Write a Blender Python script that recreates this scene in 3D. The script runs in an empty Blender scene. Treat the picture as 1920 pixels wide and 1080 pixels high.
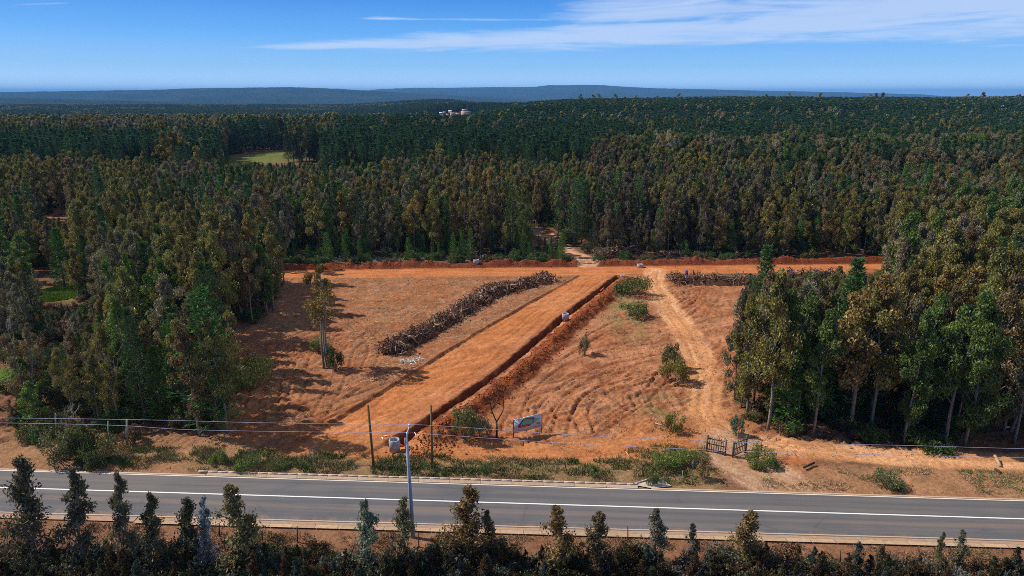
import bpy, math, random
import numpy as np
R = math.radians
rng = np.random.default_rng(7)
random.seed(7)
S = bpy.context.scene
COL = S.collection

# ------------------------------------------------------------------ camera
CAM_H, PITCH, FPX = 36.0, R(15.9), 1280.0
cd = bpy.data.cameras.new('camera'); cd.sensor_width = 36; cd.lens = 24
cd.clip_start = 0.5; cd.clip_end = 250000
cam = bpy.data.objects.new('camera', cd); COL.objects.link(cam)
cam.location = (0, 0, CAM_H); cam.rotation_euler = (math.pi/2 - PITCH, 0, 0)
S.camera = cam

# ------------------------------------------------------------------ sky, sun, exposure
SUN_EL, SUN_AZ = R(44), R(-77)            # azimuth from +Y towards +X : the sun stands left and a little beyond the site
sdir = (math.sin(SUN_AZ)*math.cos(SUN_EL), math.cos(SUN_AZ)*math.cos(SUN_EL), math.sin(SUN_EL))
S.view_settings.view_transform = 'Standard'; S.view_settings.look = 'None'
S.view_settings.gamma = 1; S.view_settings.exposure = 0.17
S.view_settings.use_curve_mapping = False
sl = bpy.data.lights.new('sun', 'SUN'); sl.energy = 5.0; sl.angle = R(0.5); sl.color = (1.0, 0.93, 0.83)
so = bpy.data.objects.new('sun', sl); COL.objects.link(so)
import mathutils
so.rotation_euler = mathutils.Vector(sdir).to_track_quat('Z', 'Y').to_euler()

W = bpy.data.worlds.new('World'); S.world = W; W.use_nodes = True
nt = W.node_tree; nt.nodes.clear()
class NG:
    """tiny node helper"""
    def __init__(s, t): s.t = t
    def n(s, ty, **k):
        x = s.t.nodes.new(ty)
        for a, b in k.items(): setattr(x, a, b)
        return x
    def l(s, a, b): s.t.links.new(a, b)
    def m(s, op, a, b=None, c=None, clamp=False):
        x = s.t.nodes.new('ShaderNodeMath'); x.operation = op; x.use_clamp = clamp
        for i, v in enumerate((a, b, c)):
            if v is None: continue
            if isinstance(v, (int, float)): x.inputs[i].default_value = v
            else: s.t.links.new(v, x.inputs[i])
        return x.outputs[0]
    def mr(s, v, a, b, c=0.0, d=1.0, smooth=True):
        x = s.t.nodes.new('ShaderNodeMapRange'); x.interpolation_type = 'SMOOTHSTEP' if smooth else 'LINEAR'
        s.t.links.new(v, x.inputs[0])
        for i, q in enumerate((a, b, c, d)): x.inputs[1+i].default_value = q
        return x.outputs[0]
    def mix(s, f, a, b, mode='MIX'):
        x = s.t.nodes.new('ShaderNodeMix'); x.data_type = 'RGBA'; x.blend_type = mode
        for i, v in ((0, f), (6, a), (7, b)):
            if isinstance(v, (int, float)): x.inputs[i].default_value = v
            elif isinstance(v, tuple): x.inputs[i].default_value = (*v, 1) if len(v) == 3 else v
            else: s.t.links.new(v, x.inputs[i])
        return x.outputs[2]
    def comb(s, a, b, c):
        x = s.t.nodes.new('ShaderNodeCombineXYZ')
        for i, v in enumerate((a, b, c)):
            if isinstance(v, (int, float)): x.inputs[i].default_value = v
            else: s.t.links.new(v, x.inputs[i])
        return x.outputs[0]
    def noise(s, vec, scale, detail=4, rough=.55, dist=0.0):
        x = s.t.nodes.new('ShaderNodeTexNoise'); x.inputs['Scale'].default_value = scale
        x.inputs['Detail'].default_value = detail; x.inputs['Roughness'].default_value = rough; x.inputs['Distortion'].default_value = dist
        if vec is not None: s.t.links.new(vec, x.inputs['Vector'])
        return x.outputs[0]
g = NG(nt)
sky = g.n('ShaderNodeTexSky', sky_type='NISHITA', sun_disc=False, sun_elevation=SUN_EL, sun_rotation=SUN_AZ)
sky.air_density = 1.0; sky.dust_density = 0.3; sky.ozone_density = 3.0; sky.altitude = 300
tc = g.n('ShaderNodeTexCoord'); sp = g.n('ShaderNodeSeparateXYZ'); g.l(tc.outputs['Generated'], sp.inputs[0])
dx, dy, dz = sp.outputs
el = g.m('MULTIPLY', g.m('ARCSINE', dz), 57.2958)
az = g.m('MULTIPLY', g.m('ARCTAN2', dx, dy), 57.2958)
def srgb(r, g_, b):
    f = lambda c: (c/255/12.92) if c/255 <= .04045 else ((c/255+.055)/1.055)**2.4
    return (f(r), f(g_), f(b))
ramp = g.n('ShaderNodeValToRGB'); g.l(g.mr(el, 0, 90, smooth=False), ramp.inputs[0])
cr = ramp.color_ramp; cr.elements[0].position = 0; cr.elements[0].color = (*[q*1.35 for q in srgb(176, 214, 250)], 1)
cr.elements[1].position = 1.0; cr.elements[1].color = (*srgb(5, 26, 80), 1)
for p, c in ((.022, tuple(q*1.0 for q in srgb(140, 198, 252))), (.05, srgb(86, 168, 246)), (.085, srgb(36, 128, 224)), (.2, srgb(12, 58, 140))):
    e = cr.elements.new(p); e.color = (*c, 1)
SKY_K = 0.085
base = g.mix(0.85, sky.outputs[0], g.mix(1.0, ramp.outputs[0], (1/SKY_K,)*3, 'MULTIPLY'))
# thin cirrus: streaks drawn on a high level sheet, denser towards the east
iz = g.m('DIVIDE', 1.0, g.m('MAXIMUM', dz, 0.015))
pv = g.comb(g.m('MULTIPLY', g.m('MULTIPLY', dx, iz), 0.32), g.m('MULTIPLY', g.m('MULTIPLY', dy, iz), 0.62), 3.7)
n1 = g.noise(pv, 0.55, 8, .62, 0.7)
pv2 = g.comb(g.m('MULTIPLY', az, 0.10), g.m('ADD', g.m('MULTIPLY', el, 1.1), g.m('MULTIPLY', az, -0.018)), 1.3)
n2 = g.noise(pv2, 1.0, 7, .6, 0.9)
nn = g.m('ADD', g.m('MULTIPLY', n1, 0.45), g.m('MULTIPLY', n2, 0.55))
cen = g.m('ADD', 3.75, g.m('MULTIPLY', g.m('ADD', az, 10), 0.042))
half = g.m('MAXIMUM', g.m('ADD', 0.55, g.m('MULTIPLY', g.m('ADD', az, 20), 0.062)), 0.3)
band = g.m('SUBTRACT', 1.0, g.m('ABSOLUTE', g.m('DIVIDE', g.m('SUBTRACT', el, cen), half)), clamp=True)
band = g.m('MULTIPLY', band, g.mr(az, -36, -8))
upper = g.m('MULTIPLY', g.mr(el, 4.2, 5.6), g.mr(az, -6, 10))
wisp = g.m('MULTIPLY', g.m('SUBTRACT', 1.0, g.m('ABSOLUTE', g.m('DIVIDE', g.m('SUBTRACT', el, 5.55), 0.32)), clamp=True),
           g.m('MULTIPLY', g.mr(az, -13.5, -10), g.mr(az, 8, 1)))
wisp2 = g.m('MULTIPLY', g.m('SUBTRACT', 1.0, g.m('ABSOLUTE', g.m('DIVIDE', g.m('SUBTRACT', g.m('SUBTRACT', el, g.m('MULTIPLY', g.m('ADD', az, 33), 0.11)), 5.6), 0.26)), clamp=True),
            g.m('MULTIPLY', g.mr(az, -35.5, -34), g.mr(az, -29, -32)))
msk = g.m('MAXIMUM', g.m('MAXIMUM', band, g.m('MULTIPLY', upper, .8)), g.m('MAXIMUM', g.m('MULTIPLY', wisp, .72), g.m('MULTIPLY', wisp2, .6)))
cl = g.mr(g.m('ADD', g.m('MULTIPLY', msk, 0.5), nn), 0.70, 0.98)
cl = g.m('MULTIPLY', cl, 0.72)
cloudcol = g.mix(1.0, srgb(196, 214, 242), (1/SKY_K,)*3, 'MULTIPLY')
fin = g.mix(cl, base, cloudcol)
bg = g.n('ShaderNodeBackground'); bg.inputs[1].default_value = SKY_K; g.l(fin, bg.inputs[0])
wo = g.n('ShaderNodeOutputWorld'); g.l(bg.outputs[0], wo.inputs[0])
S.cycles.filter_width = 0.9; S.cycles.max_bounces = 5; S.cycles.diffuse_bounces = 2; S.cycles.glossy_bounces = 1
S.cycles.transmission_bounces = 2; S.cycles.volume_bounces = 0; S.cycles.transparent_max_bounces = 6
S.cycles.use_denoising = False

# ------------------------------------------------------------------ helpers
def ground_pt(px, py, z=0.0):
    """where the sight line of photo pixel (px,py) meets height z"""
    u = (px-960)/FPX; v = (540-py)/FPX
    y = math.cos(PITCH)+v*math.sin(PITCH); w = -math.sin(PITCH)+v*math.cos(PITCH)
    t = (z-CAM_H)/w
    return (u*t, y*t)
def height_at(py, Y):
    v = (540-py)/FPX
    return CAM_H+Y*(-math.sin(PITCH)+v*math.cos(PITCH))/(math.cos(PITCH)+v*math.sin(PITCH))
def x_at(px, py, Y):
    u = (px-960)/FPX; v = (540-py)/FPX
    return u*Y/(math.cos(PITCH)+v*math.sin(PITCH))
def to_px(x, y, z):
    dzc = z-CAM_H
    depth = y*math.cos(PITCH)-dzc*math.sin(PITCH); up = y*math.sin(PITCH)+dzc*math.cos(PITCH)
    return 960+FPX*x/depth, 540-FPX*up/depth, depth
_tab = rng.random((512, 512))
def vnoise(x, y, seed=0):
    x = np.asarray(x, float)+seed*37.17; y = np.asarray(y, float)+seed*91.73
    xi = np.floor(x).astype(int); yi = np.floor(y).astype(int); fx = x-xi; fy = y-yi
    fx = fx*fx*fx*(fx*(fx*6-15)+10); fy = fy*fy*fy*(fy*(fy*6-15)+10)
    a = _tab[xi & 511, yi & 511]; b = _tab[(xi+1) & 511, yi & 511]; c = _tab[xi & 511, (yi+1) & 511]; d = _tab[(xi+1) & 511, (yi+1) & 511]
    return (a+(b-a)*fx)*(1-fy)+(c+(d-c)*fx)*fy
def fbm(x, y, seed=0, oct=4, gain=.5):
    s = 0; a = 1; t = 0
    for i in range(oct):
        s = s+a*vnoise(x*2**i, y*2**i, seed+i*3); t += a; a *= gain
    return s/t
def sst(a, b, x):
    t = np.clip((np.asarray(x, float)-a)/(b-a), 0, 1); return t*t*(3-2*t)
def dline(x, y, pts):
    """distance to a polyline, signed side (+ = right of travel), length along"""
    best = np.full(np.shape(x), 1e9); side = np.zeros(np.shape(x)); along = np.zeros(np.shape(x)); acc = 0
    for (x0, y0), (x1, y1) in zip(pts, pts[1:]):
        ex, ey = x1-x0, y1-y0; L = math.hypot(ex, ey)
        t = np.clip(((x-x0)*ex+(y-y0)*ey)/(L*L), 0, 1)
        qx = x-(x0+t*ex); qy = y-(y0+t*ey); d = np.hypot(qx, qy)
        s = np.sign(ex*-qy+ey*qx); k = d < best
        best = np.where(k, d, best); side = np.where(k, s, side); along = np.where(k, acc+t*L, along); acc += L
    return best, side, along
def smooth(pts, n=6):
    P = [np.array(p, float) for p in pts]; P = [2*P[0]-P[1]]+P+[2*P[-1]-P[-2]]; out = []
    for i in range(1, len(P)-2):
        for k in range(n):
            t = k/n
            out.append(tuple(.5*((2*P[i])+(-P[i-1]+P[i+1])*t+(2*P[i-1]-5*P[i]+4*P[i+1]-P[i+2])*t*t+(-P[i-1]+3*P[i]-3*P[i+1]+P[i+2])*t**3)))
    out.append(tuple(P[-2])); return out

def mesh_np(name, V, F, mats=(), col=None, fmat=None, smooth_=False):
    """mesh from arrays; F is (n,4) or (n,3) ints, or a list of such arrays"""
    me = bpy.data.meshes.new(name)
    Fs = F if isinstance(F, list) else [F]
    Fs = [np.asarray(f, np.int32) for f in Fs if len(f)]
    V = np.asarray(V, np.float32)
    me.vertices.add(len(V)); me.vertices.foreach_set('co', V.ravel())
    li = np.concatenate([f.ravel() for f in Fs]); tot = np.concatenate([np.full(len(f), f.shape[1], np.int32) for f in Fs])
    st = np.concatenate([[0], np.cumsum(tot)[:-1]]).astype(np.int32)
    me.loops.add(len(li)); me.loops.foreach_set('vertex_index', li)
    me.polygons.add(len(tot)); me.polygons.foreach_set('loop_start', st); me.polygons.foreach_set('loop_total', tot)
    if fmat is not None: me.polygons.foreach_set('material_index', np.asarray(fmat, np.int32))
    if smooth_: me.polygons.foreach_set('use_smooth', np.ones(len(tot), bool))
    me.update(calc_edges=True); me.validate(clean_customdata=False)
    if col is not None:
        at = me.color_attributes.new('Col', 'FLOAT_COLOR', 'POINT')
        c = np.ones((len(V), 4), np.float32); c[:, :3] = col; at.data.foreach_set('color', c.ravel())
    for m in mats: me.materials.append(m)
    return me
class MB:
    """collects shapes into one mesh"""
    def __init__(s): s.V = []; s.F4 = []; s.F3 = []; s.n = 0; s.C = []
    def add(s, V, F, c=(1, 1, 1)):
        V = np.asarray(V, float); F = np.asarray(F, int)
        (s.F4 if F.shape[1] == 4 else s.F3).append(F+s.n)
        s.V.append(V); s.n += len(V); c = np.asarray(c, float); s.C.append(np.broadcast_to(c, (len(V), 3)))
    def tube(s, pts, rad, k=6, c=(1, 1, 1), cap=True):
        P = np.asarray(pts, float); n = len(P); rad = np.broadcast_to(rad, (n,)); T = np.gradient(P, axis=0)
        T /= np.linalg.norm(T, axis=1)[:, None]+1e-9
        ref = np.array([1., 0, 0]) if abs(T[0][2]) > .8 else np.array([0, 0, 1.])
        A = np.cross(T, ref); A /= np.linalg.norm(A, axis=1)[:, None]+1e-9; B = np.cross(T, A)
        an = np.arange(k)*2*math.pi/k
        V = (P[:, None]+rad[:, None, None]*(A[:, None]*np.cos(an)[None, :, None]+B[:, None]*np.sin(an)[None, :, None])).reshape(-1, 3)
        F = [[i*k+j, i*k+(j+1) % k, (i+1)*k+(j+1) % k, (i+1)*k+j] for i in range(n-1) for j in range(k)]
        if cap:
            V = np.vstack([V, P[0], P[-1]])
            s.add(V, F, c); b = s.n-len(V)
            s.F3.append(np.array([[b+(j+1) % k, b+j, b+n*k] for j in range(k)]+[[b+(n-1)*k+j, b+(n-1)*k+(j+1) % k, b+n*k+1] for j in range(k)]))
        else: s.add(V, F, c)
    def box(s, c, d, rz=0.0, col=(1, 1, 1), bev=0.0, M=None):
        x, y, z = d[0]/2, d[1]/2, d[2]/2; b = bev
        ring = lambda zz, i: [(-x+i, -y+i, zz), (x-i, -y+i, zz), (x-i, y-i, zz), (-x+i, y-i, zz)]
        V = np.array((ring(-z, 0)+ring(z-b, 0)+ring(z, b)) if b else (ring(-z, 0)+ring(z, 0)), float)
        n = 3 if b else 2
        F = [[3, 2, 1, 0], [(n-1)*4+i for i in range(4)]]
        for k in range(n-1):
            for i in range(4): F.append([k*4+i, k*4+(i+1) % 4, (k+1)*4+(i+1) % 4, (k+1)*4+i])
        if M is not None: V = V@np.array(M).T
        ca, sa = math.cos(rz), math.sin(rz); V = np.c_[V[:, 0]*ca-V[:, 1]*sa, V[:, 0]*sa+V[:, 1]*ca, V[:, 2]]+np.array(c)
        s.add(V, F, col)
    def mesh(s, name, mats=(), sm=False):
        F = ([np.vstack(s.F4)] if s.F4 else [])+([np.vstack(s.F3)] if s.F3 else [])
        return mesh_np(name, np.vstack(s.V), F, mats, np.vstack(s.C), smooth_=sm)
def link(name, me, parent=None, loc=None, **props):
    o = bpy.data.objects.new(name, me); COL.objects.link(o)
    if parent is not None: o.parent = parent
    if loc is not None: o.location = loc
    for k, v in props.items(): o[k] = v
    return o
def thing(name, label, cat, loc=(0, 0, 0), rz=0.0, group=None, sc=1.0):
    o = link(name, None, None, loc, label=label, category=cat)
    o.rotation_euler = (0, 0, rz); o.scale = (sc,)*3 if not isinstance(sc, tuple) else sc
    o.empty_display_size = 0.3
    if group: o['group'] = group
    return o

# ------------------------------------------------------------------ materials
def mat(name, rough=.9, spec=.2):
    m = bpy.data.materials.new(name); m.use_nodes = True
    b = m.node_tree.nodes['Principled BSDF']; b.inputs['Roughness'].default_value = rough; b.inputs['Specular IOR Level'].default_value = spec
    return m, NG(m.node_tree), b
def plain(name, col, rough=.8, spec=.3, metal=0.0, var=.25, scale=3.0):
    m, g, b = mat(name, rough, spec); b.inputs['Metallic'].default_value = metal
    t = g.n('ShaderNodeTexCoord'); n = g.noise(t.outputs['Object'], scale, 5, .6)
    c = g.mix(g.mr(n, .3, .7), tuple(x*(1-var) for x in col), tuple(min(1, x*(1+var)) for x in col)); g.l(c, b.inputs['Base Color'])
    return m
def vcol(name, rough=.9, spec=.15, var=.3, scale=6.0, bump=0.0):
    m, g, b = mat(name, rough, spec)
    a = g.n('ShaderNodeAttribute', attribute_name='Col'); t = g.n('ShaderNodeTexCoord')
    n = g.noise(t.outputs['Object'], scale, 5, .65); v = g.mr(n, .25, .75, 1-var, 1+var)
    c = g.mix(1.0, a.outputs['Color'], g.comb(v, v, v), 'MULTIPLY'); g.l(c, b.inputs['Base Color'])
    if bump:
        bm = g.n('ShaderNodeBump'); bm.inputs['Strength'].default_value = 1; bm.inputs['Distance'].default_value = bump
        g.l(n, bm.inputs['Height']); g.l(bm.outputs[0], b.inputs['Normal'])
    return m
def leafmat(name, rough=.5, spec=.35, trans=.22):
    m, g, b = mat(name, rough, spec)
    a = g.n('ShaderNodeAttribute', attribute_name='tint', attribute_type='INSTANCER')
    v = g.n('ShaderNodeAttribute', attribute_name='Col')
    c = g.mix(1.0, a.outputs['Color'], v.outputs['Color'], 'MULTIPLY'); g.l(c, b.inputs['Base Color'])
    tr = g.n('ShaderNodeBsdfTranslucent'); g.l(c, tr.inputs['Color'])
    mx = g.n('ShaderNodeMixShader'); mx.inputs[0].default_value = trans
    g.l(b.outputs[0], mx.inputs[1]); g.l(tr.outputs[0], mx.inputs[2])
    out = [n for n in m.node_tree.nodes if n.type == 'OUTPUT_MATERIAL'][0]; g.l(mx.outputs[0], out.inputs[0])
    return m
M_LEAF = leafmat('leaf_blades', .5, .3, .3); M_NEEDLE = leafmat('pine_needles', .6, .15, .15)
M_BARK = vcol('tree_bark', .85, .2, .35, 4.0)
M_WOOD = vcol('weathered_wood', .9, .1, .3, 9.0)
M_SOIL = vcol('dug_soil', .95, .08, .4, 2.2, .12)
M_PAINT = vcol('painted_metal', .5, .4, .12, 2.0)
M_CONC = vcol('cast_concrete', .85, .2, .18, 3.0)

# ------------------------------------------------------------------ lie of the land
yN = lambda x: 57.65-.0540*x      # north edge, centre line and south edge of the highway
yC = lambda x: 54.62-.0533*x
yS = lambda x: 51.0-.0455*x
BANK = [(-22.5, 66.8), (-21.4, 68.9), (-5.1, 101.8), (14.4, 137.3)]                     # cut along the west side of the new road
TRENCH = smooth([(-14.9, 61.9), (-13.0, 65.0), (-8.7, 72.8), (-2.1, 84.7), (7.9, 107.1), (22.2, 136.4)], 4)
BERM = smooth([(-10.2, 61.8), (-8.2, 65.8), (-4.6, 73.0), (1.6, 85.0), (10.8, 106.0), (23.2, 131.5)], 4)
TRACK = smooth([(30.5, 140.5), (28.6, 133), (27.5, 116.0), (27.2, 97.0), (25.1, 81.2), (22.9, 72.5), (25.5, 66.8), (35.8, 63.9), (51.7, 61.3), (95, 58.5)], 5)
EXIT = [(23.5, 66), (22.6, 62.5), (25.5, 58.5), (27, 56.2)]
LANE = smooth([(-18, 64.5), (-8, 63.4), (2, 63.2), (12, 64.6), (22, 66.5)], 4)
MACHINE = []       # wheel tracks of the machines that cleared the plots (traced over the photo, on the ground)
for pts in ([(955, 800), (985, 735), (1050, 680), (1120, 655), (1215, 640)], [(1000, 806), (1040, 745), (1120, 695), (1235, 668)], [(1050, 806), (1065, 760), (1110, 720), (1190, 690)], [(1100, 806), (1090, 765), (1130, 728), (1245, 700)],
            [(1125, 800), (1180, 765), (1225, 725), (1250, 690)], [(1010, 690), (1080, 650), (1150, 610), (1200, 600)], [(1060, 640), (1120, 625), (1230, 618)],
            [(470, 765), (492, 700), (530, 645), (610, 608)], [(505, 770), (520, 700), (560, 650), (640, 622)], [(545, 775), (560, 710), (575, 660), (625, 640)], [(450, 792), (560, 765), (680, 728), (790, 690)], [(480, 806), (600, 782), (720, 742)],
            [(600, 775), (640, 700), (655, 655), (700, 620)], [(560, 560), (640, 590), (700, 640), (690, 690)]):
    MACHINE.append(smooth([(lambda u, v: ((u-960)/1280*36/(.27396-.96174*(540-v)/1280), (0.96174+.27396*(540-v)/1280)*36/(.27396-.96174*(540-v)/1280)))(*p) for p in pts], 3))
yX = lambda x: 139.1+.045*x       # centre of the far cross road
WINDROW = smooth([(-18.2, 91.2), (-13.5, 100.5), (-6.2, 117.3), (0, 126), (8.0, 132.8)], 4)
PATH = smooth([(16.5, 145.5), (17, 149), (12.7, 158.8), (9.7, 174.5), (3.5, 190), (-12, 215)], 4)
LW = [(66, -31), (70, -32), (78, -36.5), (85, -38.5), (95, -42), (101, -43.5), (107, -40), (120, -42.5), (136, -46)]
RW = [(65.5, 30), (72, 26.5), (85, 29.5), (97, 33.5), (110, 39), (120, 43), (136, 48)]
lw = lambda y: np.interp(y, [p[0] for p in LW], [p[1] for p in LW])
rw = lambda y: np.interp(y, [p[0] for p in RW], [p[1] for p in RW])

def far_z(x, y):
    y = np.asarray(y, float); x = np.asarray(x, float); a = x/np.maximum(y, 30)
    z = -24*sst(420, 900, y)*sst(-.03, -.25, a)
    z = z+8*(fbm(x/420, y/420, 5, 3)-.5)*sst(250, 600, y)
    z = z-17*np.exp(-((a+.082)/.075)**2)*sst(480, 800, y)*sst(1290, 1190, y)
    z = z+8*sst(500, 1000, y)*sst(-.06, .12, a)
    z = z-95*sst(1050, 2300, y)*sst(-.12, .12, a)
    z = z-70*sst(2500, 4200, y)*sst(.0, -.3, a)
    z = z-30*sst(2500, 9000, y)
    z = z-40*sst(7000, 12000, np.hypot(x, y))-40*sst(14000, 22000, np.hypot(x, y))
    return z
def near_z(x, y):
    """real relief of the worked site: cuts, spoil banks, wheel ruts"""
    z = np.zeros(np.shape(x)); 
    site = sst(58.5, 61.5, y+.054*x)*(1-sst(175, 230, y))
    z += site*(.35*(fbm(x/14, y/14, 1, 3)-.5)+.22*(fbm(x/2.2, y/2.2, 2, 3)-.5)+.10*(fbm(x/.7, y/.7, 3, 2)-.5))
    # ploughing and bulldozer furrows, a few directions in patches
    def furrow(ang, lam, along, seed, w):
        ca, sa = math.cos(R(ang)), math.sin(R(ang))
        wx = x+3.5*(vnoise(x/9, y/9, seed+9)-.5)*2; wy = y+3.5*(vnoise(x/9, y/9, seed+17)-.5)*2
        u = wx*ca+wy*sa; v = -wx*sa+wy*ca
        n = vnoise(u/along, v/lam, seed); r = 1-np.abs(n-.5)*4
        return np.clip(r, -1, 1)*w
    inleft = sst(1.5, -1.5, x-np.interp(y, [68.9, 101.8, 137.3], [-21.4, -5.1, 14.4]))*sst(62, 67, y)*sst(136, 133, y)
    inright = sst(0, 3, x-np.interp(y, [62, 85, 106, 131], [-6, 4, 13, 25]))*sst(61, 66, y)*sst(136, 130, y)
    rutw = sst(.35, .6, vnoise(x/11, y/11, 31))
    z -= inright*(.25+.75*rutw)*(.32*np.maximum(furrow(47, .62, 8, 41, 1), 0)+.20*np.maximum(furrow(22, .6, 6, 43, 1), 0)+.28*np.maximum(furrow(100, .7, 4, 47, 1), 0)*sst(88, 72, y))
    rl = sst(.3, .6, vnoise(x/13, y/13, 33))
    z -= inleft*((.2+.8*rl)*(.22*np.maximum(furrow(36, .6, 8, 51, 1), 0)*sst(112, 92, y)+.16*np.maximum(furrow(8, .8, 4, 53, 1), 0)*sst(88, 104, y))+.22*np.maximum(furrow(75, .7, 7, 55, 1), 0)*sst(-20, -30, x)*sst(110, 95, y))
    k = ((inleft+inright) > .3) & (y < 112)
    if k.any():
        xs_, ys_ = x[k], y[k]; dz_ = np.zeros(len(xs_))
        for P in MACHINE:
            dP, sP, aP = dline(xs_, ys_, P); w = .55+.45*vnoise(aP/3, aP*0, 58); tread = 1+.35*np.sin(aP*9)
            dz_ -= .24*w*tread*np.exp(-((dP-.85)/.2)**2); dz_ += .06*w*np.exp(-((dP-1.2)/.15)**2)+.05*w*np.exp(-((dP-.5)/.15)**2)
        z[k] += dz_
    z += (inleft+inright)*.16*(fbm(x/.55, y/.55, 57, 2)-.5)
    # the new road is cut a step below the field on its west side
    d, s, al = dline(x, y, BANK); dT, sT, aT = dline(x, y, TRENCH)
    xb = np.interp(y, [60, 66.8, 68.9, 101.8, 137.3, 141], [-23, -22.5, -21.4, -5.1, 14.4, 16]); xt = np.interp(y, [p[1] for p in TRENCH], [p[0] for p in TRENCH])
    on = ((x > xb) & (x < xt)).astype(float)*sst(60.5, 63, y)*sst(141, 137, y)
    edge = np.clip((x-xb)/.2, 0, 1)
    z = z*(1-.75*on*edge)-.24*on*edge*sst(63, 68, y)
    cfr = (x-xb)/np.maximum(xt-xb, 1)
    z += on*.12*np.sin(np.clip(cfr, 0, 1)*math.pi)
    for f in (.18, .36, .55, .72): z -= on*.05*np.exp(-((x-xb-f*(xt-xb)-.5*(vnoise(y/12, y*0, 60+int(f*50))-.5))/.28)**2)
    z -= on*.09*np.maximum(furrow(62, .7, 14, 61, 1), 0)
    z += .05*np.exp(-((d-.3)/.2)**2)*(s < 0)*sst(64, 70, y)*(y < 137)*(.5+fbm(x/1.5, y/1.5, 62, 2))
    # trench and its spoil bank
    tw = .5+.22*fbm(x/2, y/2, 64, 2)+.8*sst(70, 63, y)
    dT = dT+.5*(fbm(x/1.4, y/1.4, 69, 2)-.5); z -= 1.5*sst(tw+.12, tw-.18, dT)*(y < 136.5)*(y > 61.2)
    z += .25*np.exp(-((dT-1.2)/.4)**2)*(fbm(x/1.2, y/1.2, 65, 2))*(sT < 0)*(y < 136)*(y > 62)
    dB, sB, aB = dline(x, y, BERM)
    z += 0
    hB = .75+.75*(fbm(aB/3.2, aB*0, 66, 2)-.3)+.5*sst(78, 66, y)
    wB = 1.35+.6*sst(78, 66, y)
    z += hB*np.exp(-((dB+.7*(fbm(x/1.1, y/1.1, 68, 2)-.5))/wB)**2*1.3)*(.55+.95*fbm(x/.8, y/.8, 67, 3))*(dT > .8)*sst(61, 62.5, y)
    # cross road: graded strip, spoil bank beyond it
    q = y-yX(x); inx = (x > -62) & (x < 95)
    onx = sst(3.9, 3.3, np.abs(q))*inx
    z = z*(1-.85*onx)-.12*onx
    for f in (-1.9, -.5, .9, 2.2): z -= onx*.04*np.exp(-((q-f-.3*(vnoise(x/15, x*0, 70)-.5))/.3)**2)
    lump = .15+1.35*fbm(x/1.9, x*0+3, 73, 3)*(.5+vnoise(x/7, x*0, 72))
    z += inx*lump*np.exp(-((q-5.5)/.95)**2)*(.75+.5*fbm(x/.8, y/.8, 74, 3))*(1-.85*sst(2.2, .8, np.abs(x-17)))
    z -= inx*.3*np.exp(-((q-4.05)/.25)**2)
    # side track and lanes
    for P, hw, r in ((TRACK, 1.9, .8), (EXIT, 2.4, .8), (LANE, 2.2, .9), (PATH, 1.9, .8)):
        dP, sP, aP = dline(x, y, P); o = sst(hw+.7, hw-.4, dP)
        z = z*(1-.8*o)-.1*o; z -= o*.07*np.exp(-((dP-r)/.25)**2); z += o*.03*(fbm(x/.6, y/.6, 76, 2)-.5)
    # cut bank by the bend of the track
    z += .9*np.exp(-(((x-32.5)/2.0)**2+((y-88)/6)**2))*(.6+.8*fbm(x/1.4, y/1.4, 78, 2))
    # corridor of the highway, verge banks
    hw_ = sst(1.6, .5, np.maximum(y-yN(x), yS(x)-1.2-y))
    z = z*(1-hw_)-.10*hw_
    z += .35*sst(48.5, 44, y)*0+.12*np.exp(-((y-yN(x)-2.6)/1.0)**2)*fbm(x/2, y/2, 79, 2)*(x < 19)
    z -= 1.1*sst(yS(x)-1.5, yS(x)-5.5, y)
    return z
def land_z(x, y):
    x = np.asarray(x, float); y = np.asarray(y, float)
    return far_z(x, y)+near_z(x, y)*(y < 260)*(np.abs(x) < 190)
def zat(x, y): return float(land_z(np.array([x]), np.array([y]))[0])

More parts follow.
